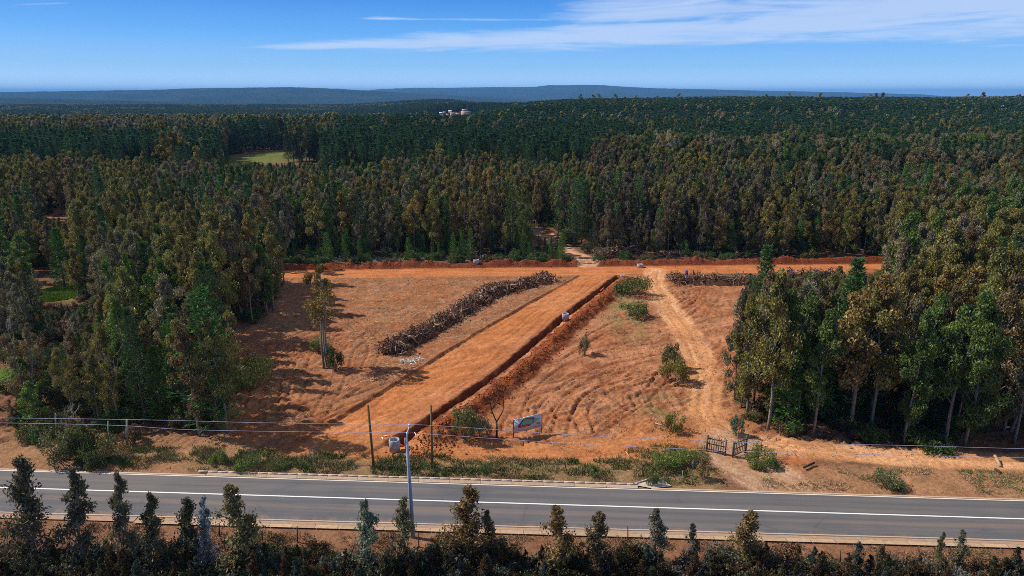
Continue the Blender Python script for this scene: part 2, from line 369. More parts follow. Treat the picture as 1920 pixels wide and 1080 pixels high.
def ground_colour(x, y):
    C = np.empty((len(x), 3)); n1 = fbm(x/6, y/6, 80, 4); n2 = fbm(x/1.3, y/1.3, 81, 3); n3 = fbm(x/22, y/22, 82, 3)
    def blend(w, c):
        nonlocal C
        C = C*(1-w[:, None])+np.array(c)[None]*w[:, None]
    C[:] = (.17, .105, .062)                                        # forest floor
    blend(sst(.45, .65, n1), (.23, .13, .08)); blend(sst(.55, .75, n2)*.5, (.10, .085, .05))
    xb = np.interp(y, [60, 66.8, 68.9, 101.8, 137.3, 141], [-23, -22.5, -21.4, -5.1, 14.4, 16]); xt = np.interp(y, [p[1] for p in TRENCH], [p[0] for p in TRENCH])
    infield = sst(-1.5, 1, x-lw(y))*sst(1.5, -1, x-rw(y))*(y < 136)*sst(60, 62, y+.05*x)
    blend(infield, (.355, .185, .093))
    blend(infield*sst(.40, .62, n1)*.8, (.37, .155, .066)); blend(infield*sst(.52, .72, n2)*.5, (.50, .27, .14))
    blend(infield*sst(.5, .7, n3)*.55*sst(95, 110, y), (.38, .20, .105))
    blend(infield*(x < xb)*sst(.5, .68, fbm(x/2.6, y/1.2, 83, 4))*.55, (.30, .17, .09))
    blend(infield*(x > xt)*sst(118, 104, y)*sst(.42, .6, fbm(x/3, y/3, 84, 3))*.5, (.56, .30, .16))
    blend(infield*sst(82, 66, y)*sst(.4, .6, fbm(x/4, y/2, 85, 3))*.6, (.46, .17, .055))
    def streak(ang, la, lb, seed):
        ca, sa = math.cos(R(ang)), math.sin(R(ang)); wx = x+2.5*(vnoise(x/7, y/7, seed)-.5); wy = y+2.5*(vnoise(x/7, y/7, seed+4)-.5)
        return fbm((wx*ca+wy*sa)/la, (-wx*sa+wy*ca)/lb, seed+1, 3)
    blend(infield*(x > xt)*sst(.52, .66, streak(47, 5, .8, 140))*.65, (.27, .10, .045)); blend(infield*(x > xt)*sst(.55, .7, streak(22, 5, .7, 150))*.5, (.56, .30, .17))
    blend(infield*(x < xb)*sst(.52, .66, streak(36, 5, .8, 160))*sst(108, 95, y)*.6, (.24, .10, .048)); blend(infield*(x < xb)*sst(.5, .68, streak(5, 2.5, .6, 170))*sst(92, 102, y)*.6, (.25, .12, .06))
    kk = (infield > .3) & (y < 112)
    if kk.any():
        wt = np.zeros(len(x)); wk = np.zeros(kk.sum())
        for P in MACHINE:
            dP, sP, aP = dline(x[kk], y[kk], P); wk = np.maximum(wk, np.exp(-((dP-.85)/.22)**2)*(.3+.7*vnoise(aP/3, aP*0, 58)))
        wt[kk] = wk; blend(wt*.75, (.25, .10, .045))
    # thin dry grass on the unworked strip between spoil bank and track
    gr = np.exp(-(((x-19)/3.2)**2+((y-112)/14)**2))+.8*np.exp(-(((x-18.5)/3)**2+((y-74)/5)**2))
    blend(np.clip(gr*1.2, 0, 1)*sst(.35, .6, n2), (.27, .22, .10))
    on = ((x > xb) & (x < xt)).astype(float)*sst(60.8, 62, y+.05*x)*sst(142, 138, y)
    blend(on, (.50, .205, .072)); blend(on*sst(.45, .65, n1)*.6, (.56, .26, .11)); blend(on*sst(.55, .75, n2)*.35, (.40, .14, .045))
    st = fbm((x*.46-y*.88)/.5, (x*.88+y*.46)/14, 86, 3); blend(on*sst(.5, .7, st)*.5, (.60, .30, .14))
    blend(on*sst(.62, .88, (x-xb)/np.maximum(xt-xb, 1))*.5, (.36, .17, .09))
    dT, sT, _ = dline(x, y, TRENCH); dT = dT+.9*(n2-.5); blend(sst(1.1, .7, dT-.6*sst(70, 63, y))*(y < 137)*(y > 61), (.17, .055, .022))  # red dug soil, its colour darkened further for the shade down in the trench
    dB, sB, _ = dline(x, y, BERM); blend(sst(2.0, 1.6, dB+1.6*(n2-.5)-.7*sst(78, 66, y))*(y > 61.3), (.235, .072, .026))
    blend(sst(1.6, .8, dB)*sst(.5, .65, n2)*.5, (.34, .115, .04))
    dK, sK, _ = dline(x, y, BANK); blend(sst(.22, .06, dK)*.8*(y < 137)*(y > 66), (.17, .065, .03))  # thin dark line: the shadow of the cut's step, painted into the soil colour
    q = y-yX(x); inx = sst(-63, -58, x)*sst(96, 90, x)
    blend(sst(3.9, 3.3, np.abs(q))*inx, (.50, .195, .07)); blend(sst(3.5, 2.8, np.abs(q))*inx*sst(.45, .6, fbm(x/9, y/.8, 87, 3))*.7, (.58, .27, .115))
    blend(sst(2.2, 1.3, np.abs(q-5.3)+.5*(n2-.5))*inx*(1-sst(2.2, 1, np.abs(x-17))), (.20, .062, .028))
    for P, hw, c, c2 in ((LANE, 2.6, (.50, .215, .08), (.56, .28, .12)), (TRACK, 2.0, (.62, .33, .15), (.74, .47, .26)), (EXIT, 3.0, (.46, .29, .17), (.55, .40, .27)), (PATH, 2.2, (.55, .33, .19), (.65, .44, .28))):
        dP, _, aP = dline(x, y, P); w = sst(hw+.9, hw-.6, dP+1.0*(n2-.5))
        blend(w*.92, c); blend(w*sst(.4, .65, fbm(dP/.5, aP/7, 88, 3))*.7, c2)
    blend(np.exp(-(((x-32.5)/2.4)**2+((y-88)/6.5)**2))*.9, (.38, .125, .045))
    # verges of the highway
    v = y-yN(x)
    vg = sst(5.6, 3.6, v+2.0*(n1-.5)+1.2*(n2-.5)-1.2*sst(-20, -36, x))*sst(21.5, 18.5, x+1.5*(n2-.5))*(v > 0); blend(vg, (.30, .21, .11)); blend(vg*sst(.45, .65, n2)*.6, (.21, .17, .085))
    vr = sst(6.0, 4.5, v+2*(n1-.5))*sst(27, 31, x)*(v > 0); blend(vr, (.40, .235, .13)); blend(vr*sst(.5, .7, n2)*.5, (.27, .19, .10))
    vl = sst(-28, -36, x)*sst(10.5, 7.5, v+2*(n1-.5))*(v > 0); blend(vl*.9, (.36, .215, .12)); blend(vl*sst(.5, .65, n2)*.5, (.26, .19, .10))
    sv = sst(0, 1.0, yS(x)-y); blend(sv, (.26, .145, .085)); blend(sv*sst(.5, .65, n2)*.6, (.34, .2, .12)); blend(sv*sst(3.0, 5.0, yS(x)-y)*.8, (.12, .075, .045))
    # pasture and openings in the woods
    for (cx, cy, rx, ry, c) in FIELDS:
        w = sst(1.15, .85, np.hypot((x-cx)/rx, (y-cy)/ry)+.3*(n1-.5)); blend(w, c); blend(w*sst(.5, .7, n2)*.4, tuple(k*.6 for k in c))
    C *= np.array([[.90, .77, .70]])
    blend(sst(700, 1500, y), (.035, .05, .025))
    return C
def fld(px0, py0, px1, py1, c):
    a = ground_pt((px0+px1)/2, py1); b = ground_pt((px0+px1)/2, py0); l = ground_pt(px0, (py0+py1)/2); r = ground_pt(px1, (py0+py1)/2)
    return (a[0]*.5+b[0]*.5, (a[1]+b[1])/2, (r[0]-l[0])/2, (b[1]-a[1])/2, c)
FIELDS = [fld(78, 530, 165, 566, (.19, .30, .035)), fld(-60, 676, 48, 760, (.10, .22, .03)), fld(425, 284, 605, 308, (.15, .19, .05)),
          fld(95, 572, 185, 640, (.22, .11, .07)), fld(60, 775, 160, 800, (.26, .15, .09)), fld(85, 385, 135, 412, (.40, .2, .12)),
          fld(1600, 500, 1650, 512, (.40, .16, .07))]

# ---- the ground: one sheet, fine on the site and coarser outwards, reaching the horizon
def axis(lo, hi, step, out_lo, out_hi, k=1.16):
    a = list(np.arange(lo, hi, step)); s = step
    while a[-1] < out_hi: s *= k; a.append(a[-1]+s)
    b = [lo]; s = step
    while b[-1] > out_lo: s *= k; b.append(b[-1]-s)
    return np.array(b[:0:-1]+a)
gx = axis(-62, 66, .2, -32000, 32000)
ys = [30.0]
while ys[-1] < 44: ys.append(ys[-1]+.6)
while ys[-1] < 80: ys.append(ys[-1]+.19)
while ys[-1] < 152: ys.append(ys[-1]+.19+(ys[-1]-80)*.0022)
s_ = .4
while ys[-1] < 33000: s_ *= 1.05; ys.append(ys[-1]+s_)
ys = [-2500, -900, -300, -100, -30, 0, 20]+ys
gy = np.array(ys)
X, Y = np.meshgrid(gx, gy); fx, fy = X.ravel(), Y.ravel()
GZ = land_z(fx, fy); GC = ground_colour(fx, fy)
nx, ny = len(gx), len(gy)
GZ2 = GZ.reshape(ny, nx)
def land_z(x, y):       # height read back from the finished ground sheet
    x = np.asarray(x, float); y = np.asarray(y, float); i = np.clip(np.searchsorted(gx, x)-1, 0, nx-2); j = np.clip(np.searchsorted(gy, y)-1, 0, ny-2)
    u = (x-gx[i])/(gx[i+1]-gx[i]); v = (y-gy[j])/(gy[j+1]-gy[j])
    return (GZ2[j, i]*(1-u)+GZ2[j, i+1]*u)*(1-v)+(GZ2[j+1, i]*(1-u)+GZ2[j+1, i+1]*u)*v
ii = np.arange((ny-1)*(nx-1)); r_ = ii//(nx-1); c_ = ii % (nx-1); a_ = r_*nx+c_
GF = np.c_[a_, a_+1, a_+nx+1, a_+nx]
m, g, b = mat('earth', .95, .08)
at_ = g.n('ShaderNodeAttribute', attribute_name='Col'); t_ = g.n('ShaderNodeTexCoord')
f1 = g.noise(t_.outputs['Object'], 2.6, 8, .72); f2 = g.noise(t_.outputs['Object'], 11.0, 4, .7); f3 = g.noise(t_.outputs['Object'], .25, 5, .6)
v = g.m('MULTIPLY', g.m('MULTIPLY', g.mr(f1, .25, .75, .5, 1.5, False), g.mr(f2, .3, .7, .72, 1.28, False)), g.mr(f3, .3, .7, .86, 1.12))
c = g.mix(1.0, at_.outputs['Color'], g.comb(v, g.m('POWER', v, 1.06), g.m('POWER', v, 1.1)), 'MULTIPLY'); g.l(c, b.inputs['Base Color'])
bm = g.n('ShaderNodeBump'); bm.inputs['Strength'].default_value = .9; bm.inputs['Distance'].default_value = .17
g.l(g.m('ADD', f1, g.m('MULTIPLY', f2, .35)), bm.inputs['Height']); g.l(bm.outputs[0], b.inputs['Normal'])
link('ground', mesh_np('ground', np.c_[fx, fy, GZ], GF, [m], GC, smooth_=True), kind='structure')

# ---- highway: asphalt sheet, painted lines, concrete gutters and kerb
def strip(y0f, y1f, x0, x1, z, n=260, z1=None):
    xs = np.linspace(x0, x1, n); V = np.r_[np.c_[xs, [y0f(x) for x in xs], np.full(n, z)], np.c_[xs, [y1f(x) for x in xs], np.full(n, z if z1 is None else z1)]]
    i = np.arange(n-1); return V, np.c_[i, i+1, i+n+1, i+n]
m, g, b = mat('asphalt', .8, .3); t_ = g.n('ShaderNodeTexCoord'); mp = g.n('ShaderNodeMapping'); g.l(t_.outputs['Object'], mp.inputs[0]); mp.inputs['Rotation'].default_value = (0, 0, R(2.95))
sp_ = g.n('ShaderNodeSeparateXYZ'); g.l(mp.outputs[0], sp_.inputs[0])
st_ = g.noise(g.comb(g.m('MULTIPLY', sp_.outputs[0], .035), g.m('MULTIPLY', sp_.outputs[1], 1.5), 0), 1.0, 5, .6)
fi_ = g.noise(t_.outputs['Object'], 9, 6, .75); pa_ = g.noise(t_.outputs['Object'], .12, 4, .6)
c = g.mix(g.mr(st_, .35, .68), (.098, .098, .102), (.158, .138, .124)); c = g.mix(g.mr(pa_, .45, .7, 0, .5), c, (.075, .082, .095))
lat = g.m('SUBTRACT', sp_.outputs[1], 54.6)
dust = g.m('MULTIPLY', g.mr(g.m('ABSOLUTE', g.m('ADD', lat, 1.35)), .55, .1), g.mr(st_, .3, .6, .15, .5)); c = g.mix(dust, c, (.21, .155, .125))
edge_ = g.mr(g.m('ABSOLUTE', g.m('ADD', lat, .05)), 2.5, 3.6); c = g.mix(g.m('MULTIPLY', edge_, g.mr(g.noise(t_.outputs['Object'], .8, 6, .7), .42, .66, 0, .75)), c, (.27, .18, .12))
crk = g.n('ShaderNodeTexVoronoi', feature='DISTANCE_TO_EDGE'); crk.inputs['Scale'].default_value = .33; g.l(g.comb(g.m('ADD', g.m('MULTIPLY', sp_.outputs[0], .5), g.m('MULTIPLY', fi_, .35)), g.m('ADD', sp_.outputs[1], g.m('MULTIPLY', fi_, .5)), 0), crk.inputs['Vector'])
c = g.mix(g.m('MULTIPLY', g.mr(crk.outputs['Distance'], .022, .006), g.mr(pa_, .5, .62, 0, .3)), c, (.045, .045, .048))
vv = g.mr(fi_, .25, .75, .76, 1.24, False); c = g.mix(1.0, c, g.comb(vv, vv, vv), 'MULTIPLY'); g.l(c, b.inputs['Base Color'])
bm = g.n('ShaderNodeBump'); bm.inputs['Strength'].default_value = .35; bm.inputs['Distance'].default_value = .02; g.l(fi_, bm.inputs['Height']); g.l(bm.outputs[0], b.inputs['Normal'])
V, F = strip(yS, yN, -140, 140, 0.0); link('road', mesh_np('road', V, F, [m]), kind='structure')
M_LINE, g, b = mat('road_paint', .6, .3); t_ = g.n('ShaderNodeTexCoord'); n_ = g.noise(t_.outputs['Object'], 3.5, 7, .75)
a_ = g.n('ShaderNodeAttribute', attribute_name='Col'); c = g.mix(g.mr(n_, .52, .75, 0, .55), a_.outputs['Color'], (.25, .22, .19)); g.l(c, b.inputs['Base Color'])
mb = MB()
V, F = strip(lambda x: yC(x)-.075, lambda x: yC(x)+.075, -140, 140, .005); mb.add(V, F, (.82, .81, .78))
V, F = strip(lambda x: yN(x)-.20, lambda x: yN(x)-.08, -140, 140, .005); mb.add(V, F, (.74, .66, .56))
V, F = strip(lambda x: yS(x)+.10, lambda x: yS(x)+.22, -140, 140, .005); mb.add(V, F, (.55, .37, .25))
link('road_marking', mb.mesh('road_marking', [M_LINE]), kind='structure')
mb = MB(); gc = (.42, .30, .20)
for x in np.arange(-30, 11.5, 3.0):       # cast gutter slabs, small joints
    V, F = strip(lambda q: yN(q)+.02, lambda q: yN(q)+.52, x, min(x+2.97, 12.9), .012, 2, .03); mb.add(V, F, np.array(gc)*(.9+.2*random.random()))
V, F = strip(lambda q: yN(q)+.02, lambda q: yN(q)+.22, 13.2, 140, -.002, 80, .0); mb.add(V, F, (.50, .33, .2))
V, F = strip(lambda q: yN(q)+.02, lambda q: yN(q)+.22, -140, -30.1, -.002, 80, .0); mb.add(V, F, (.50, .38, .29))
for x in np.arange(-33, 60, 2.0):
    V, F = strip(lambda q: yS(q)-.95, lambda q: yS(q)-.42, x, x+1.97, .05, 2, .02); mb.add(V, F, np.array((.43, .29, .175))*(.88+.24*random.random()))
V, F = strip(lambda q: yS(q)-.40, lambda q: yS(q)-.02, -33, 62, .015, 60, -.004); mb.add(V, F, (.36, .24, .16))
V, F = strip(lambda q: yS(q)-.7, lambda q: yS(q)-.02, -140, -33.1, .012, 60, -.004); mb.add(V, F, (.38, .24, .17))
link('gutter', mb.mesh('gutter', [M_CONC]), kind='structure')
mb = MB()
for x in np.arange(-31, 11.3, 1.0):
    xa, xe = x, x+.985; kk = .93+.12*random.random()
    mb.box(((xa+xe)/2, yN((xa+xe)/2)+.64, .03), (xe-xa, .15, .24), math.atan(-.054), np.array((.50, .40, .32))*kk, .015)
for i in range(3): mb.box((12.05+i*.92, yN(12)+.88+i*.5, .03), (1.04, .15, .24), R(28), np.array((.45, .37, .30))*(.9+.1*i), .015)
link('kerb', mb.mesh('kerb', [M_CONC]), kind='structure')
mb = MB(); V = [(11.6, yN(11.6)+.6, .035), (13.3, yN(13.3)+.1, .012), (15.2, yN(15.2)+.6, .02), (14.5, yN(14.5)+1.9, .08)]
mb.add(V, [[0, 1, 2, 3]], (.50, .42, .33)); link('gutter', mb.mesh('gutter_apron', [M_CONC]), kind='structure')

# ---- hills and sea
def prof(a, pts):   # photo (px, py) of a skyline -> height above eye line, tan
    return np.interp(a, [(p[0]-960)/FPX for p in pts], [(175.4-p[1])/FPX*1.045 for p in pts])
aa = np.linspace(-1.02, .74, 620); rr = np.concatenate([np.arange(2400, 6000, 120), np.arange(6000, 17000, 260)])
A, RR = np.meshgrid(aa, rr); HX = A*RR; HY = RR
SK1 = [(-400, 176), (0, 178), (200, 183), (450, 190), (700, 200), (1200, 210), (1900, 215)]
SK2 = [(-400, 175), (0, 171.5), (200, 169), (300, 168), (420, 164), (560, 162.5), (640, 165.5), (700, 168.5), (800, 173), (1000, 184), (1900, 190)]
SK3 = [(-400, 182), (600, 178), (720, 167), (780, 165), (1000, 163.5), (1030, 160.5), (1110, 160), (1200, 165), (1400, 169), (1560, 172), (1700, 175.5), (1800, 182), (1960, 200)]
zz = far_z(HX, HY)-4
for sk, dd, w in ((SK1, 5000, 1500), (SK2, 8600, 1900), (SK3, 13500, 2600)):
    top = CAM_H+dd*prof(A+.012*(fbm(A*9, RR/900, 91, 3)-.5), sk)-14
    k = np.exp(-(np.abs(RR-dd)/w)**2.0)
    zz = np.maximum(zz, -70+(top+70)*k)
zz += 16*(fbm(HX/700, HY/700, 93, 5)-.5)+9*(fbm(HX/110, HY/160, 94, 3)-.5)
zz -= 4*sst(2900, 2400, RR)*30
m, g, b = mat('far_forest', 1.0, 0.0); t_ = g.n('ShaderNodeTexCoord')
h1 = g.noise(t_.outputs['Object'], .0016, 6, .6); h2 = g.noise(t_.outputs['Object'], .03, 6, .7)
c = g.mix(g.mr(h1, .42, .62), (.018, .034, .024), (.036, .044, .028)); v = g.mr(h2, .3, .7, .5, 1.5, False); c = g.mix(1.0, c, g.comb(v, v, v), 'MULTIPLY')
c = g.mix(g.m('MULTIPLY', g.mr(h1, .66, .70), .6), c, (.16, .13, .08))
g.l(c, b.inputs['Base Color']); bm = g.n('ShaderNodeBump'); bm.inputs['Distance'].default_value = 14; g.l(h2, bm.inputs['Height']); g.l(bm.outputs[0], b.inputs['Normal'])
nx2, ny2 = len(aa), len(rr); ii = np.arange((ny2-1)*(nx2-1)); r_ = ii//(nx2-1); c_ = ii % (nx2-1); a_ = r_*nx2+c_
link('hills', mesh_np('hills', np.c_[HX.ravel(), HY.ravel(), zz.ravel()], np.c_[a_, a_+1, a_+nx2+1, a_+nx2], [m], smooth_=True), kind='structure')
m, g, b = mat('sea_water', .35, .4); b.inputs['Base Color'].default_value = (.008, .035, .11, 1)
t_ = g.n('ShaderNodeTexCoord'); bm = g.n('ShaderNodeBump'); bm.inputs['Distance'].default_value = 3; g.l(g.noise(t_.outputs['Object'], .02, 5, .6), bm.inputs['Height']); g.l(bm.outputs[0], b.inputs['Normal'])
link('sea', mesh_np('sea', [(-32000, 9000, -78), (32000, 9000, -78), (32000, 33500, -78), (-32000, 33500, -78)], np.array([[0, 1, 2, 3]]), [m]), kind='structure')

exec_trees = True
# ------------------------------------------------------------------ foliage builders
def blades(P, D, L, Wd, C):
    """n thin diamond leaves: centre, long axis, length, width, colour -> V,F,C"""
    n = len(P); D = D/(np.linalg.norm(D, axis=1)[:, None]+1e-9)
    q = rng.normal(size=(n, 3)); Sx = np.cross(D, q); Sx /= np.linalg.norm(Sx, axis=1)[:, None]+1e-9
    L = np.broadcast_to(L, (n,))[:, None]; Wd = np.broadcast_to(Wd, (n,))[:, None]
    V = np.stack([P-D*L/2, P+Sx*Wd/2-D*L*.08, P+D*L/2, P-Sx*Wd/2-D*L*.08], 1).reshape(-1, 3)
    i = np.arange(n)*4; return V, np.c_[i, i+1, i+2, i+3], np.repeat(C, 4, 0)
def leaf_cols(n, clump, spread=.35, warm=.25):
    v = (1+spread*(rng.random(n)*2-1))*clump; w = rng.random(n)*warm*1.0
    hot = (rng.random(n) < .06)[:, None]
    C = np.c_[v*(1+w), v, v*(1-w*.7)]
    return np.where(hot, C*1.9, C)
def euc_parts(seed, h=14., W_=1.9, cb=.28, ncl=30, nl=8000, ll=.27, lw_=.115, stems=1, lean=.3, cone=False):
    global rng
    rng = np.random.default_rng(1000+seed); T = MB(); bc = (.21, .175, .14)
    tops = []
    for s in range(stems):
        o = rng.normal(size=2)*.25*(stems > 1); b = rng.normal(size=2)*lean
        zs = np.linspace(-.3, h*(.97-.1*s), 9); f = zs/h
        P = np.c_[o[0]+b[0]*f*1.6+.12*np.sin(f*7+seed)+o[0]*2*f, o[1]+b[1]*f*1.6+.12*np.cos(f*6+seed)+o[1]*2*f, zs]
        T.tube(P, (.15-.135*np.clip(f, 0, 1))*(h/14)**.6, 6, bc); tops.append(P)
    Ls, Fs, Cs = [], [], []; n0 = 0
    per = nl//ncl
    for k in range(ncl):
        t = cb+(1-cb)*(k+rng.random())/ncl
        w = W_*(math.sin(math.pi*min(1, ((t-cb)/(1-cb))*.80+.16))**.8)*(.55+.6*rng.random())
        if cone: w = W_*(1.03-(t-cb)/(1-cb))**.75*(.15+1.15*rng.random())*(.7+.6*vnoise(t*5+seed, 2.0*seed, 3))
        P = tops[k % stems]; ax = np.array([np.interp(t*h, P[:, 2], P[:, i]) for i in (0, 1)])
        an = rng.random()*2*math.pi; r = w*math.sqrt(rng.random()*.85+.1) if t < .95 else .12
        c = np.array([ax[0]+r*math.cos(an), ax[1]+r*math.sin(an), t*h])
        zb = max(c[2]-.5-r*.9, .1*h); base = np.array([np.interp(zb, P[:, 2], P[:, 0]), np.interp(zb, P[:, 2], P[:, 1]), zb])
        T.tube([base, (base+c)/2+[0, 0, .12], c], [.05, .035, .012], 4, bc, cap=False)
        rad = (.42+.42*rng.random())*(1.0 if t < .85 else .7)*(W_/1.9)**.5*(.95-.55*t if cone else 1)*(.85 if h < 8 else 1)
        n = int(per*(.5+rng.random()))
        d = rng.normal(size=(n, 3)); d /= np.linalg.norm(d, axis=1)[:, None]; d *= (rng.random(n)**(.9 if cone else .45))[:, None]*rad*(1.35 if cone else 1); d[:, 2] *= 1.5 if cone else 1.35
        ori = np.c_[rng.normal(size=(n, 2))*.55, -np.abs(rng.normal(size=n))-.35]
        V, F, C = blades(c+d, ori, ll*(.7+.6*rng.random(n)), lw_*(.7+.6*rng.random(n)), leaf_cols(n, .7+.6*rng.random()))
        Ls.append(V); Fs.append(F+n0); Cs.append(C); n0 += len(V)
    return T, (np.vstack(Ls), np.vstack(Fs), np.vstack(Cs))
def pine_parts(seed, h=16., W_=2.3, cb=.08, nw=30, nb=6, nt_=6, bl=.42, bw=.085, per=5, dens=1.0):
    global rng
    rng = np.random.default_rng(2000+seed); T = MB(); bc = (.16, .11, .08)
    zs = np.linspace(-.3, h*.97, 7); b = rng.normal(size=2)*.12
    P0 = np.c_[b[0]*zs/h, b[1]*zs/h, zs]; T.tube(P0, .19-.175*np.clip(zs/h, 0, 1), 6, bc)
    P, D, C = [], [], []
    for k in range(nw):
        t = cb+(1-cb)*(k+.5)/nw; L = W_*((1-t)**.75)*(1.0 if t > .25 else .75+t)*(.75+.45*rng.random())+.18
        off = rng.random()*6.28; cl = .75+.5*rng.random()
        for j in range(nb):
            if rng.random() > dens: continue
            an = off+j*2*math.pi/nb+rng.normal()*.2; Lj = L*(.7+.55*rng.random()); up = .25+.55*t
            e = np.array([math.cos(an)*Lj, math.sin(an)*Lj, Lj*up]); o = np.array([b[0]*t, b[1]*t, t*h-Lj*up*.45])
            T.tube([o, o+e*.5-[0, 0, .04*Lj], o+e], [.035, .022, .008], 3, bc, cap=False)
            for q in range(nt_):
                f = .22+.80*(q+rng.random()*.7)/nt_
                c = o+e*f+[0, 0, -.16*Lj*math.sin(math.pi*min(f, 1))*.5]; c = c+rng.normal(size=3)*.08
                for _ in range(per):
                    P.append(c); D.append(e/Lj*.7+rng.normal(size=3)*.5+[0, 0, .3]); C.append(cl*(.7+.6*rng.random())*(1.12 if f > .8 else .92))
    P = np.array(P); D = np.array(D); C = np.array(C); D /= np.linalg.norm(D, axis=1)[:, None]; L = bl*(.7+.6*rng.random(len(P)))
    for _ in range(per*2):     # leader shoot
        pass
    C3 = np.c_[C*(.9+.25*rng.random(len(C))), C, C*.9]
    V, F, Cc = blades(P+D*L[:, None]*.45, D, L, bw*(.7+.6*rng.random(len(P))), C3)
    return T, (V, F, Cc)
def shrub_parts(seed, h=1.8, W_=1.3, ncl=16, nl=2600, ll=.17, lw_=.075, stemc=(.2, .15, .1)):
    global rng
    rng = np.random.default_rng(3000+seed); T = MB(); Ls, Fs, Cs = [], [], []; n0 = 0
    for k in range(ncl):
        an = rng.random()*6.28; r = W_*math.sqrt(rng.random()); zc = h*(.28+.55*rng.random())*(1-.35*(r/W_)**2)
        c = np.array([r*math.cos(an), r*math.sin(an), zc])
        T.tube([np.array([c[0]*.15, c[1]*.15, -.1]), c*.6, c], [.035, .02, .008], 4, stemc, cap=False)
        rad = (.32+.25*rng.random())*W_/1.3*1.05; n = int(nl/ncl*(.6+.8*rng.random()))
        d = rng.normal(size=(n, 3)); d /= np.linalg.norm(d, axis=1)[:, None]; d *= (rng.random(n)**.45)[:, None]*rad
        V, F, C = blades(np.maximum(c+d, [-99, -99, .03]), rng.normal(size=(n, 3))+[0, 0, .5], ll*(.6+.8*rng.random(n)), lw_*(.6+.8*rng.random(n)), leaf_cols(n, .7+.6*rng.random(), .4, .2))
        Ls.append(V); Fs.append(F+n0); Cs.append(C); n0 += len(V)
    return T, (np.vstack(Ls), np.vstack(Fs), np.vstack(Cs))
class Kind:
    """a plant shape: two shared meshes for single plants, one joined mesh for instancing"""
    def __init__(s, nm, parts, leafm, h, w):
        T, (V, F, C) = parts; s.h, s.w = h, w
        s.trunk = T.mesh(nm+'_trunk', [M_BARK], True); s.crown = mesh_np(nm+'_crown', V, F, [leafm], C)
        TV = np.vstack(T.V); f4 = np.vstack(T.F4); n = len(V)
        FF = np.vstack([F, f4+n]); s.join = mesh_np(nm, np.vstack([V, TV]), FF, [leafm, M_BARK], np.vstack([C, np.vstack(T.C)]), np.r_[np.zeros(len(F)), np.ones(len(f4))])
EUC = [Kind('eucalyptus', euc_parts(1, 14, 1.9, .2, 36, 9500), M_LEAF, 14, 1.9), Kind('eucalyptus', euc_parts(2, 14, 1.6, .25, 32, 8200), M_LEAF, 14, 1.6),
       Kind('eucalyptus', euc_parts(3, 14, 2.2, .18, 40, 10500, stems=2), M_LEAF, 14, 2.3), Kind('eucalyptus', euc_parts(4, 14, 1.6, .1, 34, 9000), M_LEAF, 14, 1.5),
       Kind('eucalyptus', euc_parts(5, 14, 2.1, .36, 30, 8000, lean=.7), M_LEAF, 14, 2.1),
       Kind('eucalyptus', euc_parts(31, 14, 2.1, .5, 24, 5200, stems=3, lean=.3), M_LEAF, 14, 2.1)]
PIN = [Kind('pine', pine_parts(1), M_NEEDLE, 16, 2.3), Kind('pine', pine_parts(2, W_=2.0, nw=32), M_NEEDLE, 16, 2.0), Kind('pine', pine_parts(3, W_=2.8, dens=.85), M_NEEDLE, 16, 2.8)]
EFAR = [Kind('eucalyptus_far', euc_parts(11, 14, 2.1, .2, 16, 1300, .62, .30), M_LEAF, 14, 2.1), Kind('eucalyptus_far', euc_parts(12, 14, 1.8, .2, 16, 1300, .62, .30), M_LEAF, 14, 1.8)]
PFAR = [Kind('pine_far', pine_parts(11, W_=2.2, cb=.15, nw=15, nb=6, nt_=3, bl=.8, bw=.26, per=3), M_NEEDLE, 16, 2.2), Kind('pine_far', pine_parts(12, W_=1.8, cb=.2, nw=14, nb=5, nt_=3, bl=.8, bw=.26, per=3), M_NEEDLE, 16, 1.8)]
YOUNG = [Kind('young_eucalyptus', euc_parts(21, 7, 1.35, .04, 62, 6200, .20, .07, lean=.15, cone=True), M_LEAF, 7, 1.15), Kind('young_eucalyptus', euc_parts(22, 7, 1.15, .03, 56, 5200, .19, .07, lean=.15, cone=True), M_LEAF, 7, .95),
         Kind('young_eucalyptus', euc_parts(23, 7, 1.35, .12, 44, 4300, .21, .075, lean=.25, cone=True), M_LEAF, 7, 1.3)]
SHR = [Kind('shrub', shrub_parts(1), M_LEAF, 1.8, 1.5), Kind('shrub', shrub_parts(2, 1.5, 1.5, 18, 2800), M_LEAF, 1.5, 1.7), Kind('shrub', shrub_parts(3, 2.2, 1.1, 16, 2400), M_LEAF, 2.2, 1.3)]
rng = np.random.default_rng(99)

# ------------------------------------------------------------------ where the trees stand
OL, BR, GY, GN, YL = (.185, .185, .055), (.175, .145, .070), (.185, .185, .115), (.10, .165, .04), (.27, .225, .055)
PD, PB, PL = (.055, .115, .052), (.085, .185, .045), (.09, .165, .055)
def jit(c, k=.22): 
    v = 1+k*(rng.random()*2-1); return tuple(float(x*v*(1+.08*(rng.random()*2-1))) for x in c)
